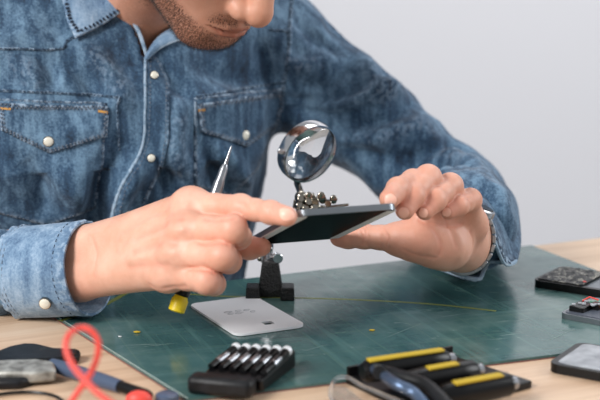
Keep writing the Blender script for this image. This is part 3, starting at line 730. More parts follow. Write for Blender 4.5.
# ------------- head (local frame: x left-right, y towards the face, z up)
psi, phi = math.radians(43), math.radians(44)
fwd = Vector((math.cos(phi)*math.sin(psi), -math.cos(phi)*math.cos(psi), -math.sin(phi))); upv = Vector((math.sin(phi)*math.sin(psi), -math.sin(phi)*math.cos(psi), math.cos(phi)))
rt = fwd.cross(upv)
HR = np.array([rt, fwd, upv], np.float32)                    # rows: local axes in world
chin = P(213, 48, 1.235); HC = chin - fwd*.088 + upv*.096
HCn = np.array(HC, np.float32)
def X(a): return HCn + a[0]*HR[0] + a[1]*HR[1] + a[2]*HR[2]
def head_sdf(pw):
    p = (pw-HCn) @ HR.T; q = p.copy(); q[:, 0] = np.abs(q[:, 0])
    d = ell(p, (0, -.012, .045), (.077, .098, .082))
    d = smin(d, ell(p, (0, .030, -.018), (.062, .066, .085)), .03)
    d = smin(d, cone(q, (.054, -.004, -.048), (.020, .066, -.086), .017, .015), .022)
    d = smin(d, ell(p, (0, .072, -.086), (.026, .021, .017)), .020)
    d = smin(d, ell(q, (.036, .052, -.022), (.028, .032, .030)), .022)
    d = smin(d, ell(p, (0, .068, -.055), (.036, .029, .030)), .022)
    d = smin(d, ell(p, (0, .074, .032), (.05, .022, .018)), .02)
    d = smax(d, -ell(q, (.032, .104, .012), (.018, .018, .012)), .014)
    d = smin(d, ell(q, (.032, .073, .010), (.015, .013, .012)), .004)
    d = smin(d, cone(p, (0, .090, .022), (0, .1110, -.018), .0085, .0120), .010)      # nose
    d = smin(d, ell(p, (0, .1130, -.025), (.0135, .0120, .0115)), .006)
    d = smin(d, ell(q, (.0145, .1000, -.0285), (.0095, .0130, .0100)), .005)
    d = smax(d, -ell(q, (.0065, .1065, -.0375), (.0036, .0065, .0045)), .003)
    up_ = np.minimum(cone(q, (0, .1000, -.0545), (.012, .0975, -.0550), .0050, .0048), cone(q, (.012, .0975, -.0550), (.0265, .0850, -.0590), .0048, .0022))
    lo2 = np.minimum(cone(q, (0, .0990, -.0655), (.011, .0965, -.0650), .0060, .0055), cone(q, (.011, .0965, -.0650), (.0260, .0840, -.0600), .0055, .0022))
    d = smin(d, smin(up_, lo2, .001), .0045)
    d = smax(d, -cone(q, (0, .108, -.0597), (.026, .090, -.0597), .0018, .0010), .0018)
    d = smax(d, -ell(p, (0, .1035, -.0745), (.018, .0085, .0045)), .010)
    d = smin(d, ell(q, (.079, -.008, .005), (.007, .018, .032)), .006)
    d = smin(d, cone(pw, HC + upv*-.05 + fwd*-.035, NB+Vector((0, 0, -.03)), .052, .050), .022)
    d = smin(d, cone(pw, NB+Vector((0, 0, -.04)), NB-Vector((0, 0, .13))+YT*.045, .046, .05), .04)
    return d
V3, F3 = sdf_mesh(head_sdf, (-.34, 1.0, .80), (.08, 1.48, 1.32), .0020)
V4, F4 = sdf_mesh(lambda p: torso(p, .034), (-.62, 1.05, .42), (.06, 1.62, 1.10), .008)
BV = np.concatenate([V1, V2, V3, V4]); o2 = len(V1); o3 = o2+len(V2); o4 = o3+len(V3)
BF = np.concatenate([F1, F2+o2, F3+o3, F4+o4])
red = np.zeros(len(BV)); lips = np.zeros(len(BV)); beard = np.zeros(len(BV)); tan = np.zeros(len(BV))
for sp, sl_ in ((RH, slice(0, o2)), (LH, slice(o2, o3))):
    for chn in sp['fingers']:
        for k, (c_, r) in enumerate(chn[2::2]): red[sl_] += (.5 if k == len(chn)//2-1 else .30)*blob(BV[sl_], c_, r*1.5)
        red[sl_] += .18*blob(BV[sl_], chn[0][0], .016)
red[:o2] += .25*blob(BV[:o2], P(90, 290, 1.11), .02); red = np.clip(red, 0, .62)
red[:o2] += np.clip(-ds1*260, 0, .35); red[o2:o3] += np.clip(-ds2*200, 0, .25) + .30*blob(V2, P(425, 240, 1.11), .03) + .2*blob(V2, P(460, 240, 1.15), .025); tan[o2:o3] = .14; tan[o3:] = .5
sm = lambda a, lo, hi: np.clip((a-lo)/(hi-lo), 0, 1)
hp = (BV[o3:o4]-HCn) @ HR.T; hx = np.abs(hp[:, 0]); hy = hp[:, 1]; hz = hp[:, 2]
lipm = np.clip(1.25-((hx/.0255)**2+((hz+.0597+.0015)/np.maximum(.0105*(1-(hx/.030)**2), .0015))**2), 0, 1)*(hy > .078)
lips[o3:o4] = np.clip(lipm*1.6, 0, 1)*.85
bz = np.maximum(1-sm(hz, -.052, -.028-.0*hx), 0)                     # below the cheek line
bz = np.maximum(bz, (1-sm(hz, -.02, .02))*(1-sm(hy, .0, .02))*(hx > .05))
cheekline = 1-sm(hz, -.075+.45*(.085-hy), -.058+.45*(.085-hy)); mus = sm(hz, -.056, -.051)*(1-sm(hz, -.047, -.037))*(1-sm(hx, .022, .036))*(hy > .06)
mus *= sm(hx, .002, .006)
under = 1-sm(-hz, .100, .125)
beard[o3:o4] = np.clip(np.maximum(cheekline*np.clip(under+.25, 0, 1), mus*.8)*(1-lips[o3:o4])*(hy > -.02), 0, 1)
gap = (np.hypot(hx/.016, (hz+.0735)/.006) < 1) & (hy > .08); beard[o3:o4][gap] *= .35
beard[o3:o4] *= 1.0
body = np_obj('body', BV, BF, M['skin'], person, {'red': red, 'lips': lips, 'beard': beard, 'tan': tan})
# stubble
bw = beard[o3:o4]; cand = np.where(bw > .25)[0]; gn = grad(head_sdf, V3[cand], .002)
b = MB(); pick = rng.choice(len(cand), min(len(cand), 16000), replace=False)
for i in pick:
    if rng.random() > bw[cand[i]]*1.3: continue
    p = Vector(V3[cand[i]].tolist())+Vector(rng.normal(0, .0007, 3).tolist()); nn = Vector(gn[i].tolist())
    dr = (nn*.8-upv*.6+Vector(rng.normal(0, .25, 3).tolist())).normalized(); l = rng.uniform(.0018, .0042); u = dr.orthogonal().normalized()*.00019; w_ = dr.cross(u)
    b.add([p+u, p-u*.5+w_*.87, p-u*.5-w_*.87, p+dr*l], [(0, 1, 3), (1, 2, 3), (2, 0, 3)])
b.obj('beard', M['hair'], person, world=True)['kind'] = 'stuff'
# hair cap
def hair_sdf(pw):
    p = (pw-HCn) @ HR.T
    d = ell(p, (0, -.016, .050), (.083, .102, .086)); d = smax(d, -(p[:, 2]-.0+(-.9)*(p[:, 1])+.01), .01)
    return d + .002*np.sin(p[:, 0]*400)*np.cos(p[:, 1]*300)
Vh, Fh = sdf_mesh(hair_sdf, (-.34, 1.0, .95), (.12, 1.55, 1.36), .004)
np_obj('hair', Vh, Fh, M['hair'], person)
for s_ in (-1, 1):
    c_ = Vector(X((s_*.032, .0775, .010)).tolist())
    MB().ball(c_, .011, 16).obj('closed_eyelid', M['skin'], person, world=True)
    b = MB(); b.tube([Vector(X((s_*a, y, z)).tolist()) for a, y, z in ((.014, .098, .030), (.03, .097, .035), (.05, .083, .030))], [.002, .0035, .0015], 8); b.obj('eyebrow', M['hair'], person, world=True)
# nails
def nail(B, poly, curve=True):
    patch(B, poly, .0003, 'fingernail', M['nail'], person, .0001, 1.2, curve=curve)
nail(HB1, [(280, 209.5), (288, 209), (294, 213.5), (294, 218.5), (287, 220.5), (281, 218)])
nail(HB2, [(386, 196), (391, 194), (396, 198), (395, 204), (389, 207.5), (385, 203)])
nail(HB2, [(401, 208), (406, 208), (409, 212), (407, 217), (402, 217.5), (398.5, 213)])
nail(HB2, [(421, 208.5), (426, 209), (428, 213), (426, 217), (421, 216.5), (419, 212.5)])
nail(HB2, [(445, 208), (449, 208.5), (451, 212), (449, 216), (444, 215.5), (442.5, 212)])
# trousers and shoes under the table
hip = Vector((TC.x, TC.y, .46)) - YT*.10
def legs(p):
    d = ell(p, hip, (.17, .15, .10)); 
    for s_ in (-1, 1):
        hj = hip + XT*.09*s_; kn = hj + YT*.30 + XT*.04*s_ + Vector((0, 0, .0)); an = kn + Vector((0, 0, -.36)) - YT*.05
        d = smin(d, smin(cone(p, hj, kn, .085, .062), cone(p, kn, an, .062, .05), .03), .03)
    return d
Vl, Fl = sdf_mesh(legs, (-.62, .9, .0), (.15, 1.75, .62), .01); np_obj('trousers', Vl, Fl, M['trouser'], person)
for s_ in (-1, 1):
    an = hip + XT*.13*s_ + YT*.25; c_ = Vector((an.x, an.y, .045))+YT*.05
    R3 = Matrix.Rotation(math.atan2(YT.y, YT.x), 3, 'Z'); b = MB(); b.ball(c_, .045, 20, (3.0, 1.0, .98), R3); b.cyl(c_-YT*.06, c_-YT*.06+Vector((0, 0, .09)), .045); b.obj('shoe', M['shoe'], person, world=True)

# ============================================================ PHONE IN HAND
NL, NR_, FL_, FR_ = P(294, 214, .985), P(389, 206, 1.018), P(251, 242, 1.115), P(344, 236, 1.145)
pc = (NL+NR_+FL_+FR_)/4; lx = ((NR_-NL)+(FR_-FL_)).normalized(); ly = ((FL_-NL)+(FR_-NR_)); ly = (ly-lx*ly.dot(lx)).normalized(); lz = lx.cross(ly)
PW = ((NR_-NL).length+(FR_-FL_).length)/2; PL = ((FL_-NL).length+(FR_-NR_).length)/2

print('phone', PW, PL, 'tilt', lz)
ph = thing('smartphone', 'black smartphone held up in both hands with its screen tilted down', 'phone', pc)
ph.rotation_euler = Matrix((lx, ly, lz)).transposed().to_euler()
# local: lz points away from the screen side
MB().plate(rrect(PW, PL, .009, 8), -.0026, .0026, [rrect(PW-.003, PL-.003, .0075, 8)]).obj('metal_frame', M['frame_grey'], ph, bevel=.0008)
MB().plate(rrect(PW-.0042, PL-.0042, .007, 8), -.0025, -.0006).obj('display', M['screen'], ph)
MB().plate(rrect(PW-.0042, PL-.0042, .007, 8), -.0004, .0022).obj('midframe', M['black_rough'], ph)
for s_ in (-1, 1): MB().box((s_*(PW/2-.0040), 0, -.0026), (.0085, PL-.012, .0010)).obj('side_bezel', M['bezel'], ph, bevel=.0003)
b = MB(); b.box((0, 0, .0026), (.062, .122, .0012))
for i in range(9): b.box((rng.uniform(-.028, .028), rng.uniform(-.055, .055), .0032), (rng.uniform(.006, .016), rng.uniform(.005, .012), .0016))
b.obj('circuit_board', M['pcb'], ph, smooth=False)
MB().box((0, -.02, .0034), (.045, .05, .0022)).obj('battery', M['black'], ph, bevel=.0006)

# ============================================================ HELPING HAND WITH MAGNIFIER
sb = G(270, 301, TM); sb.z = TM
hh = thing('magnifier_stand', 'black cast stand with chrome joints holding a round magnifying glass', 'magnifier', sb)
def lp(px, py, d): return P(px, py, d)-sb
b = MB()
ka = .0235
for s_ in (-1, 1):
    b.box((s_*.0165, .010, .0065), (.0135, .022, .0125), taper=.92)
b.box((0, .022, .0045), (.030, .020, .009)); b.box((0, .046, .0055), (.014, .036, .010), taper=.9)
b.obj('base_foot', M['black_metal'], hh, bevel=.0012)
b = MB(); zt = lp(270, 258, 1.225).z
w0, w1 = .0120, .0078
b.add([(-w0, .012, .004), (w0, .012, .004), (w0, .032, .004), (-w0, .032, .004), (-w1, .015, zt), (w1, .015, zt), (w1, .028, zt), (-w1, .028, zt)], [(3, 2, 1, 0), (4, 5, 6, 7), (0, 1, 5, 4), (1, 2, 6, 5), (2, 3, 7, 6), (3, 0, 4, 7)])
b.obj('column', M['black_metal'], hh, bevel=.0010)
DS = 1.232
def CP(px, py, d=DS): return lp(px, py, d)
MB().cyl(CP(267, 263), CP(267, 238), .0042).obj('clamp_post', M['chrome'], hh)
b = MB(); k_ = CP(277, 257, 1.215); b.cyl(k_, k_+Vector((.001, -.007, .0)), .0050, 16); b.cyl(k_+Vector((-.007, 0, 0)), k_+Vector((.004, 0, 0)), .0018, 12)
b.obj('thumb_screw', M['chrome'], hh)
b = MB(); b.cyl(CP(261, 258), CP(268, 254), .0022, 12); b.ball(CP(260, 258.5), .003); b.obj('side_pin', M['nickel'], hh)
b = MB(); b.box(CP(263, 256, 1.222), (.0035, .003, .013)); b.box(CP(271, 255, 1.222), (.0035, .003, .014)); b.obj('bracket_plate', M['chrome'], hh, bevel=.0005)
MB().cyl(CP(256, 243), CP(318, 213, 1.24), .0024).obj('cross_bar', M['chrome'], hh)
b = MB()
b.cyl(CP(268, 249), CP(268, 237), .0055, 18); b.obj('bar_clamp', M['chrome'], hh)
# joint cluster under the lens
b = MB(); b.cyl(CP(301, 214, 1.24), CP(302, 194, 1.24), .0052, 16); b.cyl(CP(293, 204, 1.235), CP(312, 207, 1.235), .0046, 14); b.ball(CP(301, 197, 1.236), .0064, 16)
b.cyl(CP(304, 203, 1.232), CP(315, 195, 1.232), .0032, 12); b.obj('swivel_joint', M['nickel'], hh)
b = MB()
for i, (x, y) in enumerate(((297, 206), (306, 203), (312, 209), (303, 209), (298, 200))): b.cyl(CP(x, y, 1.228), CP(x+3, y-1.5, 1.222), .0036, 8, .0003)
b.cyl(CP(305, 208, 1.23), CP(325, 207, 1.23), .0018, 12)
b.cyl(CP(310, 209, 1.228), CP(320, 206.5, 1.228), .0046, 12)
b.obj('hex_nut', M['nickel'], hh)
def wing(c_, s=1.0):
    b = MB(); c_ = Vector(c_); b.cyl(c_+Vector((0, .003, 0)), c_-Vector((0, .003, 0)), .003*s, 14)
    for q in (-1, 1): b.ball(c_+Vector((q*.0048*s, 0, .0032*s)), .0035*s, 12, (1.0, .3, 1.2))
    return b
wing(CP(315, 201, 1.226), 1.25).obj('wing_nut', M['nickel'], hh)
wing(CP(328, 203, 1.232), 1.1).obj('wing_nut', M['nickel'], hh)
# lens ring
n_l = (Vector((1, 0, 0))*.55 + Vector((0, st, ct))*-.48 - Vector((0, ct, -st))*.68).normalized()
lc = P(307.5, 151.5, 1.245)-sb; R_L = .0315
MB().lathe(lc-n_l*.006, lc+n_l, [(0, R_L-.0014), (0, R_L), (.003, R_L+.0006), (.009, R_L+.0006), (.0125, R_L), (.0125, R_L-.0016), (.009, R_L-.002), (.004, R_L-.002), (.0, R_L-.0014)], 72).obj('lens_ring', M['chrome'], hh)
me = bpy.data.objects['lens_ring'].data
# open the capped ends of the ring so the lens shows
bmm = bmesh.new(); bmm.from_mesh(me); bmesh.ops.delete(bmm, geom=[f_ for f_ in bmm.faces if len(f_.verts) > 8], context='FACES_ONLY'); bmm.to_mesh(me); bmm.free()
prof = []; rl = R_L-.0021; sg_ = .0058
for i in range(13): r = rl*i/12; prof.append((.0060-(sg_*(1-(r/rl)**2)), r))
prof2 = [(.0070+(sg_*(1-(r/rl)**2)), r) for _, r in prof[::-1]]
MB().lathe(lc-n_l*.006, lc+n_l, prof+prof2, 64).obj('lens', M['glass'], hh)
_u = n_l.orthogonal().normalized(); _w = n_l.cross(_u)
dn = max(((_u*math.cos(a)+_w*math.sin(a)) for a in np.linspace(0, 2*math.pi, 180)), key=lambda q: topx(lc+sb+q*R_L)[1] + .35*topx(lc+sb+q*R_L)[0]*0)
b = MB(); b.tube([lc+dn*(R_L+.0005), lc+dn*(R_L+.004), CP(302, 196, 1.237)], [.0040, .0034, .0032], 14); b.obj('lens_stem', M['nickel'], hh)
b = MB(); q = lc+dn.cross(n_l)*-R_L; b.box(lc+(Vector((-.86, 0, -.1)).normalized())*R_L*.0+(-dn.cross(n_l))*(R_L+.0015)*(1 if (-dn.cross(n_l)).x < 0 else -1), (.006, .008, .005), R=Matrix.Rotation(.4, 3, 'Y')); b.obj('ring_clasp', M['chrome'], hh, bevel=.0008)
# crocodile clip at the bar's end
b = MB(); c0 = CP(318, 212, 1.24); b.rings([ring_pts(c0+Vector((t, 0, t*.25)), Vector((1, 0, .25)), r1, 10, r2) for t, r1, r2 in ((0, .002, .003), (.004, .004, .0035), (.018, .003, .003), (.03, .0012, .0025))]); b.obj('crocodile_clip', M['nickel'], hh)

# ============================================================ SCREWDRIVER IN HAND
a0, a1 = P(231.5, 146, 1.098), P(176, 312, 1.088); ax = (a0-a1).normalized(); ln = (a0-a1).length
sd = thing('precision_screwdriver', 'thin silver screwdriver with yellow end cap tucked in the fist above the white cover', 'screwdriver', a1)
o_ = Vector((0, 0, 0))
MB().lathe(o_, ax, [(0, .0055), (.001, .0072), (.011, .0074), (.013, .0062), (.0145, .0058)], 20).obj('end_cap', M['yellow'], sd)
MB().lathe(ax*.0145, ax, [(0, .0056), (.001, .0066), (.02, .0066), (.022, .0052), (.03, .0050)], 20).obj('grip', M['black'], sd)
MB().lathe(ax*.0445, ax, [(0, .0046), (.001, .0050), (ln-.0445-.034, .0050), (ln-.0445-.031, .0041), (ln-.0445-.021, .0037), (ln-.0445-.017, .0024)], 20).obj('barrel', M['steel'], sd)
MB().lathe(ax*(ln-.018), ax, [(0, .0020), (.008, .0013), (.016, .0010), (.018, .0006)], 14).obj('blade', M['steel'], sd)

# ============================================================ WRISTWATCH
wc = P(468, 234, 1.2); wax = (EL-(vW1+vW2)/2).normalized()
wt = thing('wristwatch', 'silver metal wristwatch with link bracelet on the wrist by the open cuff', 'watch', wc)
cw = (vW1+vW2)/2+wax*.004-wc
rp = ring_pts(cw, wax, .0335, 24, .0280); 
b = MB()
for j, p in enumerate(rp):
    t = (rp[(j+1) % 24]-rp[j-1]).normalized(); nn = (p-cw).normalized(); R3 = Matrix((t, wax, nn)).transposed()
    for k in (-.006, 0, .006): b.box(p+wax*k, (.0078, .0056, .0036), R=R3)
b.obj('bracelet', M['steel'], wt, bevel=.0007)
nn = Vector((0, 0, 1)); nn = (Vector((.3, .8, .5))-wax*wax.dot(Vector((.3, .8, .5)))).normalized(); wp = cw+nn*.0255
b = MB(); b.cyl(wp, wp+nn*.008, .018, 32, .0012); b.obj('watch_case', M['steel'], wt)
MB().cyl(wp+nn*.0081, wp+nn*.0088, .0155, 32).obj('dial', M['black'], wt)

# ============================================================ WHITE PHONE BACK COVER
cs_ = [G(190, 306, TM), G(255, 298, TM), G(305, 327, TM), G(235, 338.5, TM)]
c_ = sum(cs_, Vector())/4; u = ((cs_[1]-cs_[0])+(cs_[2]-cs_[3]))/2; v = ((cs_[0]-cs_[3])+(cs_[1]-cs_[2]))/2
print('cover', u.length, v.length, math.degrees(u.angle(v)))
ya = math.atan2(u.y, u.x); yb = math.atan2(v.y, v.x)-math.pi/2; yaw = (ya+yb)/2
cov = thing('phone_back_cover', 'white plastic phone back cover with a square camera opening lying on the mat', 'phone cover', (c_.x, c_.y, TM), yaw)
W_, L2 = u.length*1.0, v.length*1.0
MB().plate(rrect(W_, L2, .009, 8), .0004, .0026, [rrect(.0095, .0105, .0015, 4, .006, -L2/2+.021)]).obj('shell', M['white_shell'], cov, bevel=.0009)
b = MB()
for i, (x, y, ww) in enumerate(((-.012, .012, .010), (-.002, .012, .006), (.006, .011, .008), (-.012, .006, .006), (-.004, .005, .010), (.009, .004, .005))):
    pts = [(x+ww*.5*math.cos(a)*(1 if i % 2 else .8), y+.0022*math.sin(a), .0027) for a in np.linspace(0, 2*math.pi*.8, 10)]
    b.tube(pts, .0003, 5)
b.obj('faint_print', M['grey_mark'], cov)

# ============================================================ BIT HOLDER (foreground)
bl = G(196, 388, TM); g0, g1, g2 = G(190, 391, TM), G(262, 395, TM), G(296, 366, TM)
bc = (G(190, 390, TM)+G(296, 366, TM))/2; 
bh = thing('bit_holder', 'black screwdriver bit holder with six silver-tipped bits in a row', 'bit holder', (G(243, 376, TM).x, G(243, 376, TM).y, TM), math.radians(-4))
BR = Matrix.Rotation(math.radians(-35), 3, 'Z')
# six slanted drivers in a wedge-shaped tray
o0 = Vector((bh.location.x, bh.location.y, TM)); Rb = Matrix.Rotation(math.radians(4), 3, 'Z')
def bl_(px, py, z): p = G(px, py, TM+z); return Rb @ (p-o0)
zA, zB = .015, .010
tp = [bl_(229, 346, zA), bl_(296, 349, zA), bl_(262, 380, zB), bl_(204, 372, zB)]
b = MB(); b.add([Vector((p.x, p.y, 0)) for p in tp]+tp, [(3, 2, 1, 0), (4, 5, 6, 7), (0, 1, 5, 4), (1, 2, 6, 5), (2, 3, 7, 6), (3, 0, 4, 7)])
b.obj('tray', M['black'], bh, smooth=False, bevel=.002)
fa, fb = bl_(190, 373, .014), bl_(254, 379, .014); mid = (fa+fb)/2; dv = fb-fa
b = MB(); b.box(Vector((mid.x, mid.y, .007)), (dv.length, .018, .014), R=Matrix.Rotation(math.atan2(dv.y, dv.x), 3, 'Z')); b.obj('grip_block', M['black_rough'], bh, bevel=.004)
for k in range(6):
    t = k/5; s0 = bl_(236, 348, zA+.004).lerp(bl_(287, 351, zA+.004), t); s1 = bl_(211, 367, zB+.002).lerp(bl_(264, 373, zB+.002), t)
    d = (s1-s0).normalized()
    o = MB().lathe(s0, s1, [(0, .0030), (.0012, .0036), ((s1-s0).length, .0030)], 14).obj('bit', M['black'], bh)
    MB().ball(s0, .0043, 16).obj('silver_cap', M['cap'], o)
    MB().lathe(s0+d*.009, s1, [(0, .0030), (.001, .0034), (.014, .0034), (.016, .0030)], 14).obj('silver_shank', M['steel'], o)

# ============================================================ FOREGROUND TOOLS, RIGHT
def rod(a, b_, z0, z1): A_ = G(a[0], a[1], z0); B2 = G(b_[0], b_[1], z1); return A_, B2
specs = [((362, 372), (454, 358.5), T+.020, 'black screwdriver with a yellow stripe, farthest of the three lying parallel', 365, 441),
         ((400, 384), (482, 369.5), T+.018, 'black screwdriver with a short yellow stripe, middle of the three lying parallel', 425, 455),
         ((440, 397), (516, 382.5), T+.016, 'black screwdriver with a yellow stripe, nearest of the three lying parallel', 452, 499)]
for (a, b_, z, lab, y0, y1) in specs:
    A_, B2 = G(a[0], a[1], z), G(b_[0], b_[1], z); d = B2-A_; l = d.length; r0_ = .0095
    rest = z - r0_ - .0
    t_ = thing('screwdriver', lab, 'screwdriver', (A_.x, A_.y, z-r0_), math.atan2(d.y, d.x), 'black and yellow screwdrivers in the foreground')
    b = MB(); b.rings([[(x, r*math.cos(q)*1.0, r0_+r*math.sin(q)) for q in np.linspace(0, 2*math.pi, 13)[:-1]] for x, r in ((0, .006), (.004, .0085), (.02, r0_), (l*.7, r0_), (l*.88, .009), (l*.93, .006))]); b.obj('handle', M['black'], t_)
    f0 = (y0-a[0])/(b_[0]-a[0])*l; f1 = (y1-a[0])/(b_[0]-a[0])*l
    MB().box(((max(f0, .004)+min(f1, l*.9))/2, -.002, r0_*2-.0004), (min(f1, l*.9)-max(f0, .004), .007, .0022)).obj('yellow_stripe', M['yellow_dull'], t_, bevel=.0008)
    MB().cyl((l*.9, 0, r0_), (l*1.0, 0, r0_), .0048, 16).obj('collar', M['steel'], t_)
    MB().cyl((l*.99, 0, r0_), (l*1.02, 0, r0_), .002, 12).obj('shank', M['steel'], t_)
# tray they lie in
g = [G(347, 384, T), G(452, 362, T), G(532, 388, T), G(420, 420, T)]
tc = sum(g, Vector())/4
tr = thing('tool_tray', 'black plastic tray under the yellow-striped screwdrivers at the table edge', 'tray', (tc.x, tc.y, T))
gl = [((p-tc)*1.0) for p in g]; b = MB(); b.plate([(p.x, p.y) for p in gl][::1], 0.0, .006); b.obj('tray_floor', M['black'], tr, smooth=False, bevel=.001)
b = MB(); a, c2 = gl[0], gl[1]; d = c2-a; mm = (a+c2)/2; R3 = Matrix.Rotation(math.atan2(d.y, d.x), 3, 'Z'); b.box(mm+Vector((0, 0, .007)), (d.length, .003, .014), R=R3); b.obj('tray_wall', M['black'], tr, smooth=False, bevel=.001)
for (qa, qb) in ((0, 3),):
    pass
# pliers, metal handles crossing in front
pl = thing('pliers', 'bluish steel pliers lying in front of the screwdriver tray', 'pliers', (G(385, 396, T).x, G(385, 396, T).y, T))
o0 = pl.location
def q_(px, py, h): v_ = G(px, py, T+h); return Vector((v_.x-o0.x, v_.y-o0.y, v_.z-T))
MB().tube(catmull([q_(384, 372, .026), q_(402, 377, .027), q_(424, 384, .026), q_(440, 398, .022), q_(452, 412, .018)], 6), [.0048]*25, 10).obj('plier_handle', M['black_rough'], pl)
MB().tube(catmull([q_(382, 374, .026), q_(396, 384, .026), q_(414, 393, .022), q_(428, 408, .016)], 6), .0042, 10).obj('plier_handle', M['bluish_steel'], pl)
b = MB(); b.cyl(q_(380, 373, .021), q_(380, 373, .029), .0055, 20); b.obj('pivot', M['black_rough'], pl)
b = MB(); b.tube([q_(382, 372, .026), q_(372, 368, .022), q_(360, 366, .016)], [.005, .004, .0015], 10); b.obj('plier_jaw', M['bluish_steel'], pl)
# clear plastic lid
lid = thing('clear_case_lid', 'clear plastic case lid with pale rounded rim beside the black tool tray', 'case lid', (G(360, 392, T).x, G(360, 392, T).y, T))
o0 = lid.location
rimp = [q_(334, 381, .006), q_(346, 377, .010), q_(362, 386, .012), q_(386, 396, .012), q_(410, 408, .01), q_(404, 424, .004), q_(360, 420, .004), q_(332, 400, .004)]
MB().tube(catmull(rimp, 6, True), .0016, 10, closed=True).obj('rim', M['clear'], lid)
MB().plate([(q.x, q.y) for q in catmull(rimp, 6, True)][::-1], .0004, .0014).obj('panel', M['clear'], lid)

# ============================================================ PHONES ON THE RIGHT
def yawthing(name, label, c0, yaw_, z): 
    p = G(c0[0], c0[1], z); return thing(name, label, 'phone', (p.x, p.y, z), yaw_)
# chassis: leftmost corner at (536,284); long side runs right and slightly towards viewer
t_ = yawthing('phone_chassis', 'black gutted phone chassis with torn foil, farther one on the right of the mat', (532, 287), math.radians(0), TM)
e1_ = G(605, 298.5, TM)-t_.location; e2_ = G(566, 270, TM)-t_.location
def fit(t_, e1_, e2_, w_, l_, th):   # plate with its own axes: e1 long side, e2 short side
    a = math.atan2(e1_.y, e1_.x); t_.rotation_euler.z = a; return w_, l_
fit(t_, e1_, e2_, 0, 0, 0); Lc, Wc, th = .135, .070, .0075
MB().plate(rrect(Lc, Wc, .008, 6, Lc/2, Wc/2), .0, th*.75).obj('chassis', M['black'], t_, bevel=.0008)
MB().plate(rrect(Lc, Wc, .008, 6, Lc/2, Wc/2), th*.75, th, [rrect(.075, Wc-.012, .004, 4, Lc*.62, Wc/2)]).obj('rim', M['black'], t_, bevel=.0005)
b = MB(); gx_, gy_ = 26, 34; vs = []
for i in range(gx_+1):
    for j in range(gy_+1): vs.append((.004+.046*i/gx_, .004+(Wc-.008)*j/gy_, th+.0008+.0016*abs(noise.noise(Vector((i*.45, j*.45, 3))))))
b.add(vs, [(i*(gy_+1)+j, (i+1)*(gy_+1)+j, (i+1)*(gy_+1)+j+1, i*(gy_+1)+j+1) for i in range(gx_) for j in range(gy_)])
o = b.obj('torn_foil', M['foil'], t_); o.modifiers.new('t', 'SOLIDIFY').thickness = .0008
MB().plate(rrect(.073, Wc-.014, .003, 4, Lc*.62, Wc/2), th*.75, th*.75+.0006).obj('inner_plate', M['frame_grey'], t_)
MB().cyl((.047, .018, th), (.047, .018, th+.0016), .0018, 12).obj('red_contact', M['red'], t_)
# second: with green circuit strip
t_ = yawthing('opened_phone', 'opened phone with green circuit strip, nearer one on the right of the mat', (559, 318), 0, TM)
e1_ = G(612, 328, TM)-t_.location; t_.rotation_euler.z = math.atan2(e1_.y, e1_.x)
Lc, Wc, th = .14, .070, .005
MB().plate(rrect(Lc, Wc, .007, 6, Lc/2, Wc/2), 0, th).obj('metal_frame', M['frame_grey'], t_, bevel=.0008)
MB().plate(rrect(Lc-.006, Wc-.006, .005, 6, Lc/2, Wc/2), th, th+.0008).obj('inner_plate', mat('slate', (78, 84, 96), .4), t_)
MB().box((.05, Wc-.022, th+.0020), (.085, .009, .0022), rz=0).obj('circuit_strip', M['pcb'], t_, smooth=False)
b = MB(); b.box((.012, .020, th+.0030), (.014, .022, .0050)); b.box((.022, .030, th+.0035), (.008, .010, .006)); b.obj('camera_module', M['black'], t_, bevel=.0006)
b = MB(); b.box((.034, .040, th+.003), (.012, .008, .004)); b.obj('flex_connector', M['orange'], t_, bevel=.0006)
b = MB()
for i in range(12): b.box((float(rng.uniform(.006, .03)), float(rng.uniform(.01, .04)), th+.0062), (.003, .002, .0012), rz=rng.uniform(0, 1.5))
b.obj('solder_residue', M['grey_mark'], t_, smooth=False)
b = MB(); b.tube([(.008, .03, th+.006), (.012, .036, th+.009), (.02, .038, th+.007)], .0008, 6); b.obj('red_wire', M['red'], t_)
# third: lower right corner
t_ = yawthing('broken_smartphone', 'dark-rimmed grey phone lying on the bare wood at the lower right', (547, 372), 0, T)
e1_ = G(612, 384, T)-t_.location; t_.rotation_euler.z = math.atan2(e1_.y, e1_.x)
MB().plate(rrect(.14, .068, .009, 6, .07, .034), 0, .0075).obj('body_shell', M['black'], t_, bevel=.0012)
MB().plate(rrect(.128, .060, .005, 6, .070, .034), .0075, .0081).obj('display', noisy('scuffed_grey_glass', (120, 124, 132), (170, 174, 180), 60, .3), t_)

# ============================================================ FOREGROUND LEFT
def wp_(px, py, h): return G(px, py, T+h)
# black clamp with scuffed silver band
ck = wp_(20, 372, 0); cl = thing('desk_clamp', 'black clamp with a scuffed silver band lying at the lower left', 'clamp', (ck.x, ck.y, T))
def c2(px, py, h): v_ = G(px, py, T+h); return (v_.x-ck.x, v_.y-ck.y)
up1 = [c2(*q, .006) for q in ((-14, 358), (8, 349), (22, 346), (40, 346.5), (58, 351), (81, 352), (79, 357), (62, 361), (30, 363), (-14, 366))]
MB().plate(up1, 0, .009).obj('upper_jaw', M['black_rough'], cl, bevel=.003)
lo1 = [c2(*q, .004) for q in ((-14, 374), (10, 371), (40, 372), (46, 374), (36, 380), (20, 385), (-14, 386))]
MB().plate(lo1, 0, .008).obj('lower_jaw', M['black_rough'], cl, bevel=.003)
bd_ = [c2(*q, .011) for q in ((-14, 362), (10, 361), (40, 360), (55, 362), (56, 371), (30, 373.5), (-14, 373))]
MB().plate(bd_, .003, .012).obj('silver_band', noisy('scuffed_silver', (190, 190, 184), (110, 108, 102), 90, .45, .5, metal=.4), cl, bevel=.002)
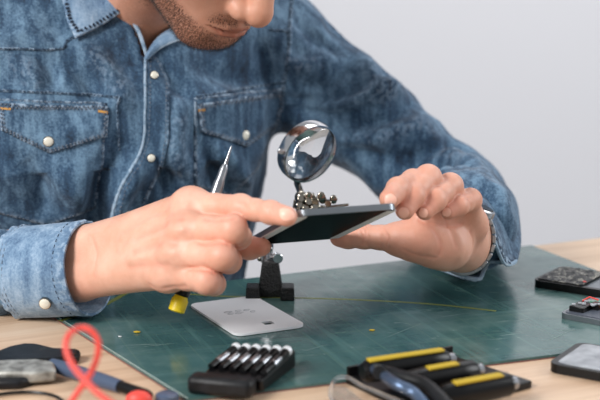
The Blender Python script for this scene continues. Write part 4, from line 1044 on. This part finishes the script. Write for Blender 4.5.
# blue barrelled probe
A_, B2 = wp_(50, 364, .008), wp_(150, 396, .008)
pr = thing('test_probe', 'slate-blue test probe with red tip end lying beside the cutting mat', 'probe', (A_.x, A_.y, A_.z)); d = B2-A_; l = d.length
MB().lathe(o_, d, [(0, .003), (.003, .0052), (.02, .0058), (l*.55, .0058), (l*.72, .0050)], 20).obj('barrel', M['blue_rod'], pr)
MB().lathe(d*.72, d, [(0, .0045), (l*.25, .0042), (l*.28, .003)], 20).obj('neck', M['black'], pr)
b = MB(); b.ball(wp_(139, 399, .008)-A_, .007, 18, (1.4, 1, .9)); b.obj('red_sleeve', M['red'], pr)
# red lead, loop standing up from the table
lp_ = [P(45, 425, .80), P(66, 408, .80), P(78, 392, .80), P(89, 376, .80), P(97, 358, .80), P(98, 341, .80), P(90, 330, .80), P(79, 328, .80), P(69, 335, .79), P(66, 348, .785), P(72, 364, .78), P(84, 379, .775), P(98, 393, .77), P(118, 408, .765)]
for q in lp_: q.z = max(q.z, T+.004)
rc = MB().tube(catmull(lp_, 8), .0020, 12).obj('red_cable', M['red']); tag(rc, 'red cable with an upright loop standing in the lower left foreground', 'cable')
bc_ = [wp_(-20, 398, .002), wp_(5, 393.5, .002), wp_(28, 392, .002), wp_(48, 394, .002), wp_(60, 399, .002), wp_(66, 408, .002)]
tag(MB().tube(catmull(bc_, 8), .0013, 8).obj('black_cable', M['black']), 'thin black cable curving over the wood at the bottom left corner', 'cable')
dk = wp_(167, 397, .006)
o = thing('dark_knob', 'small dark round knob at the bottom corner of the cutting mat', 'knob', (dk.x, dk.y, T))
MB().lathe((0, 0, 0), (0, 0, 1), [(0, .008), (.002, .009), (.008, .0085), (.0095, .006)], 24).obj('knob_body', M['blue_rod'], o)
# crumbs
for px, py, r, m_, lab in ((137, 333, .0022, 'yellow_dull', 'yellowish crumb left of centre on the mat'), (120, 337, .0011, 'white_shell', 'tiny white crumb beside the yellowish crumb'), (372, 331, .0018, 'yellow_dull', 'yellowish crumb on the mat in front of the right hand')):
    g = G(px, py, TM); b = MB(); b.ball((0, 0, r*.45), r, 8, (1.5, .8, .45)); o = b.obj('crumb', M[m_]); o.location = (g.x, g.y, TM); tag(o, lab, 'crumb')
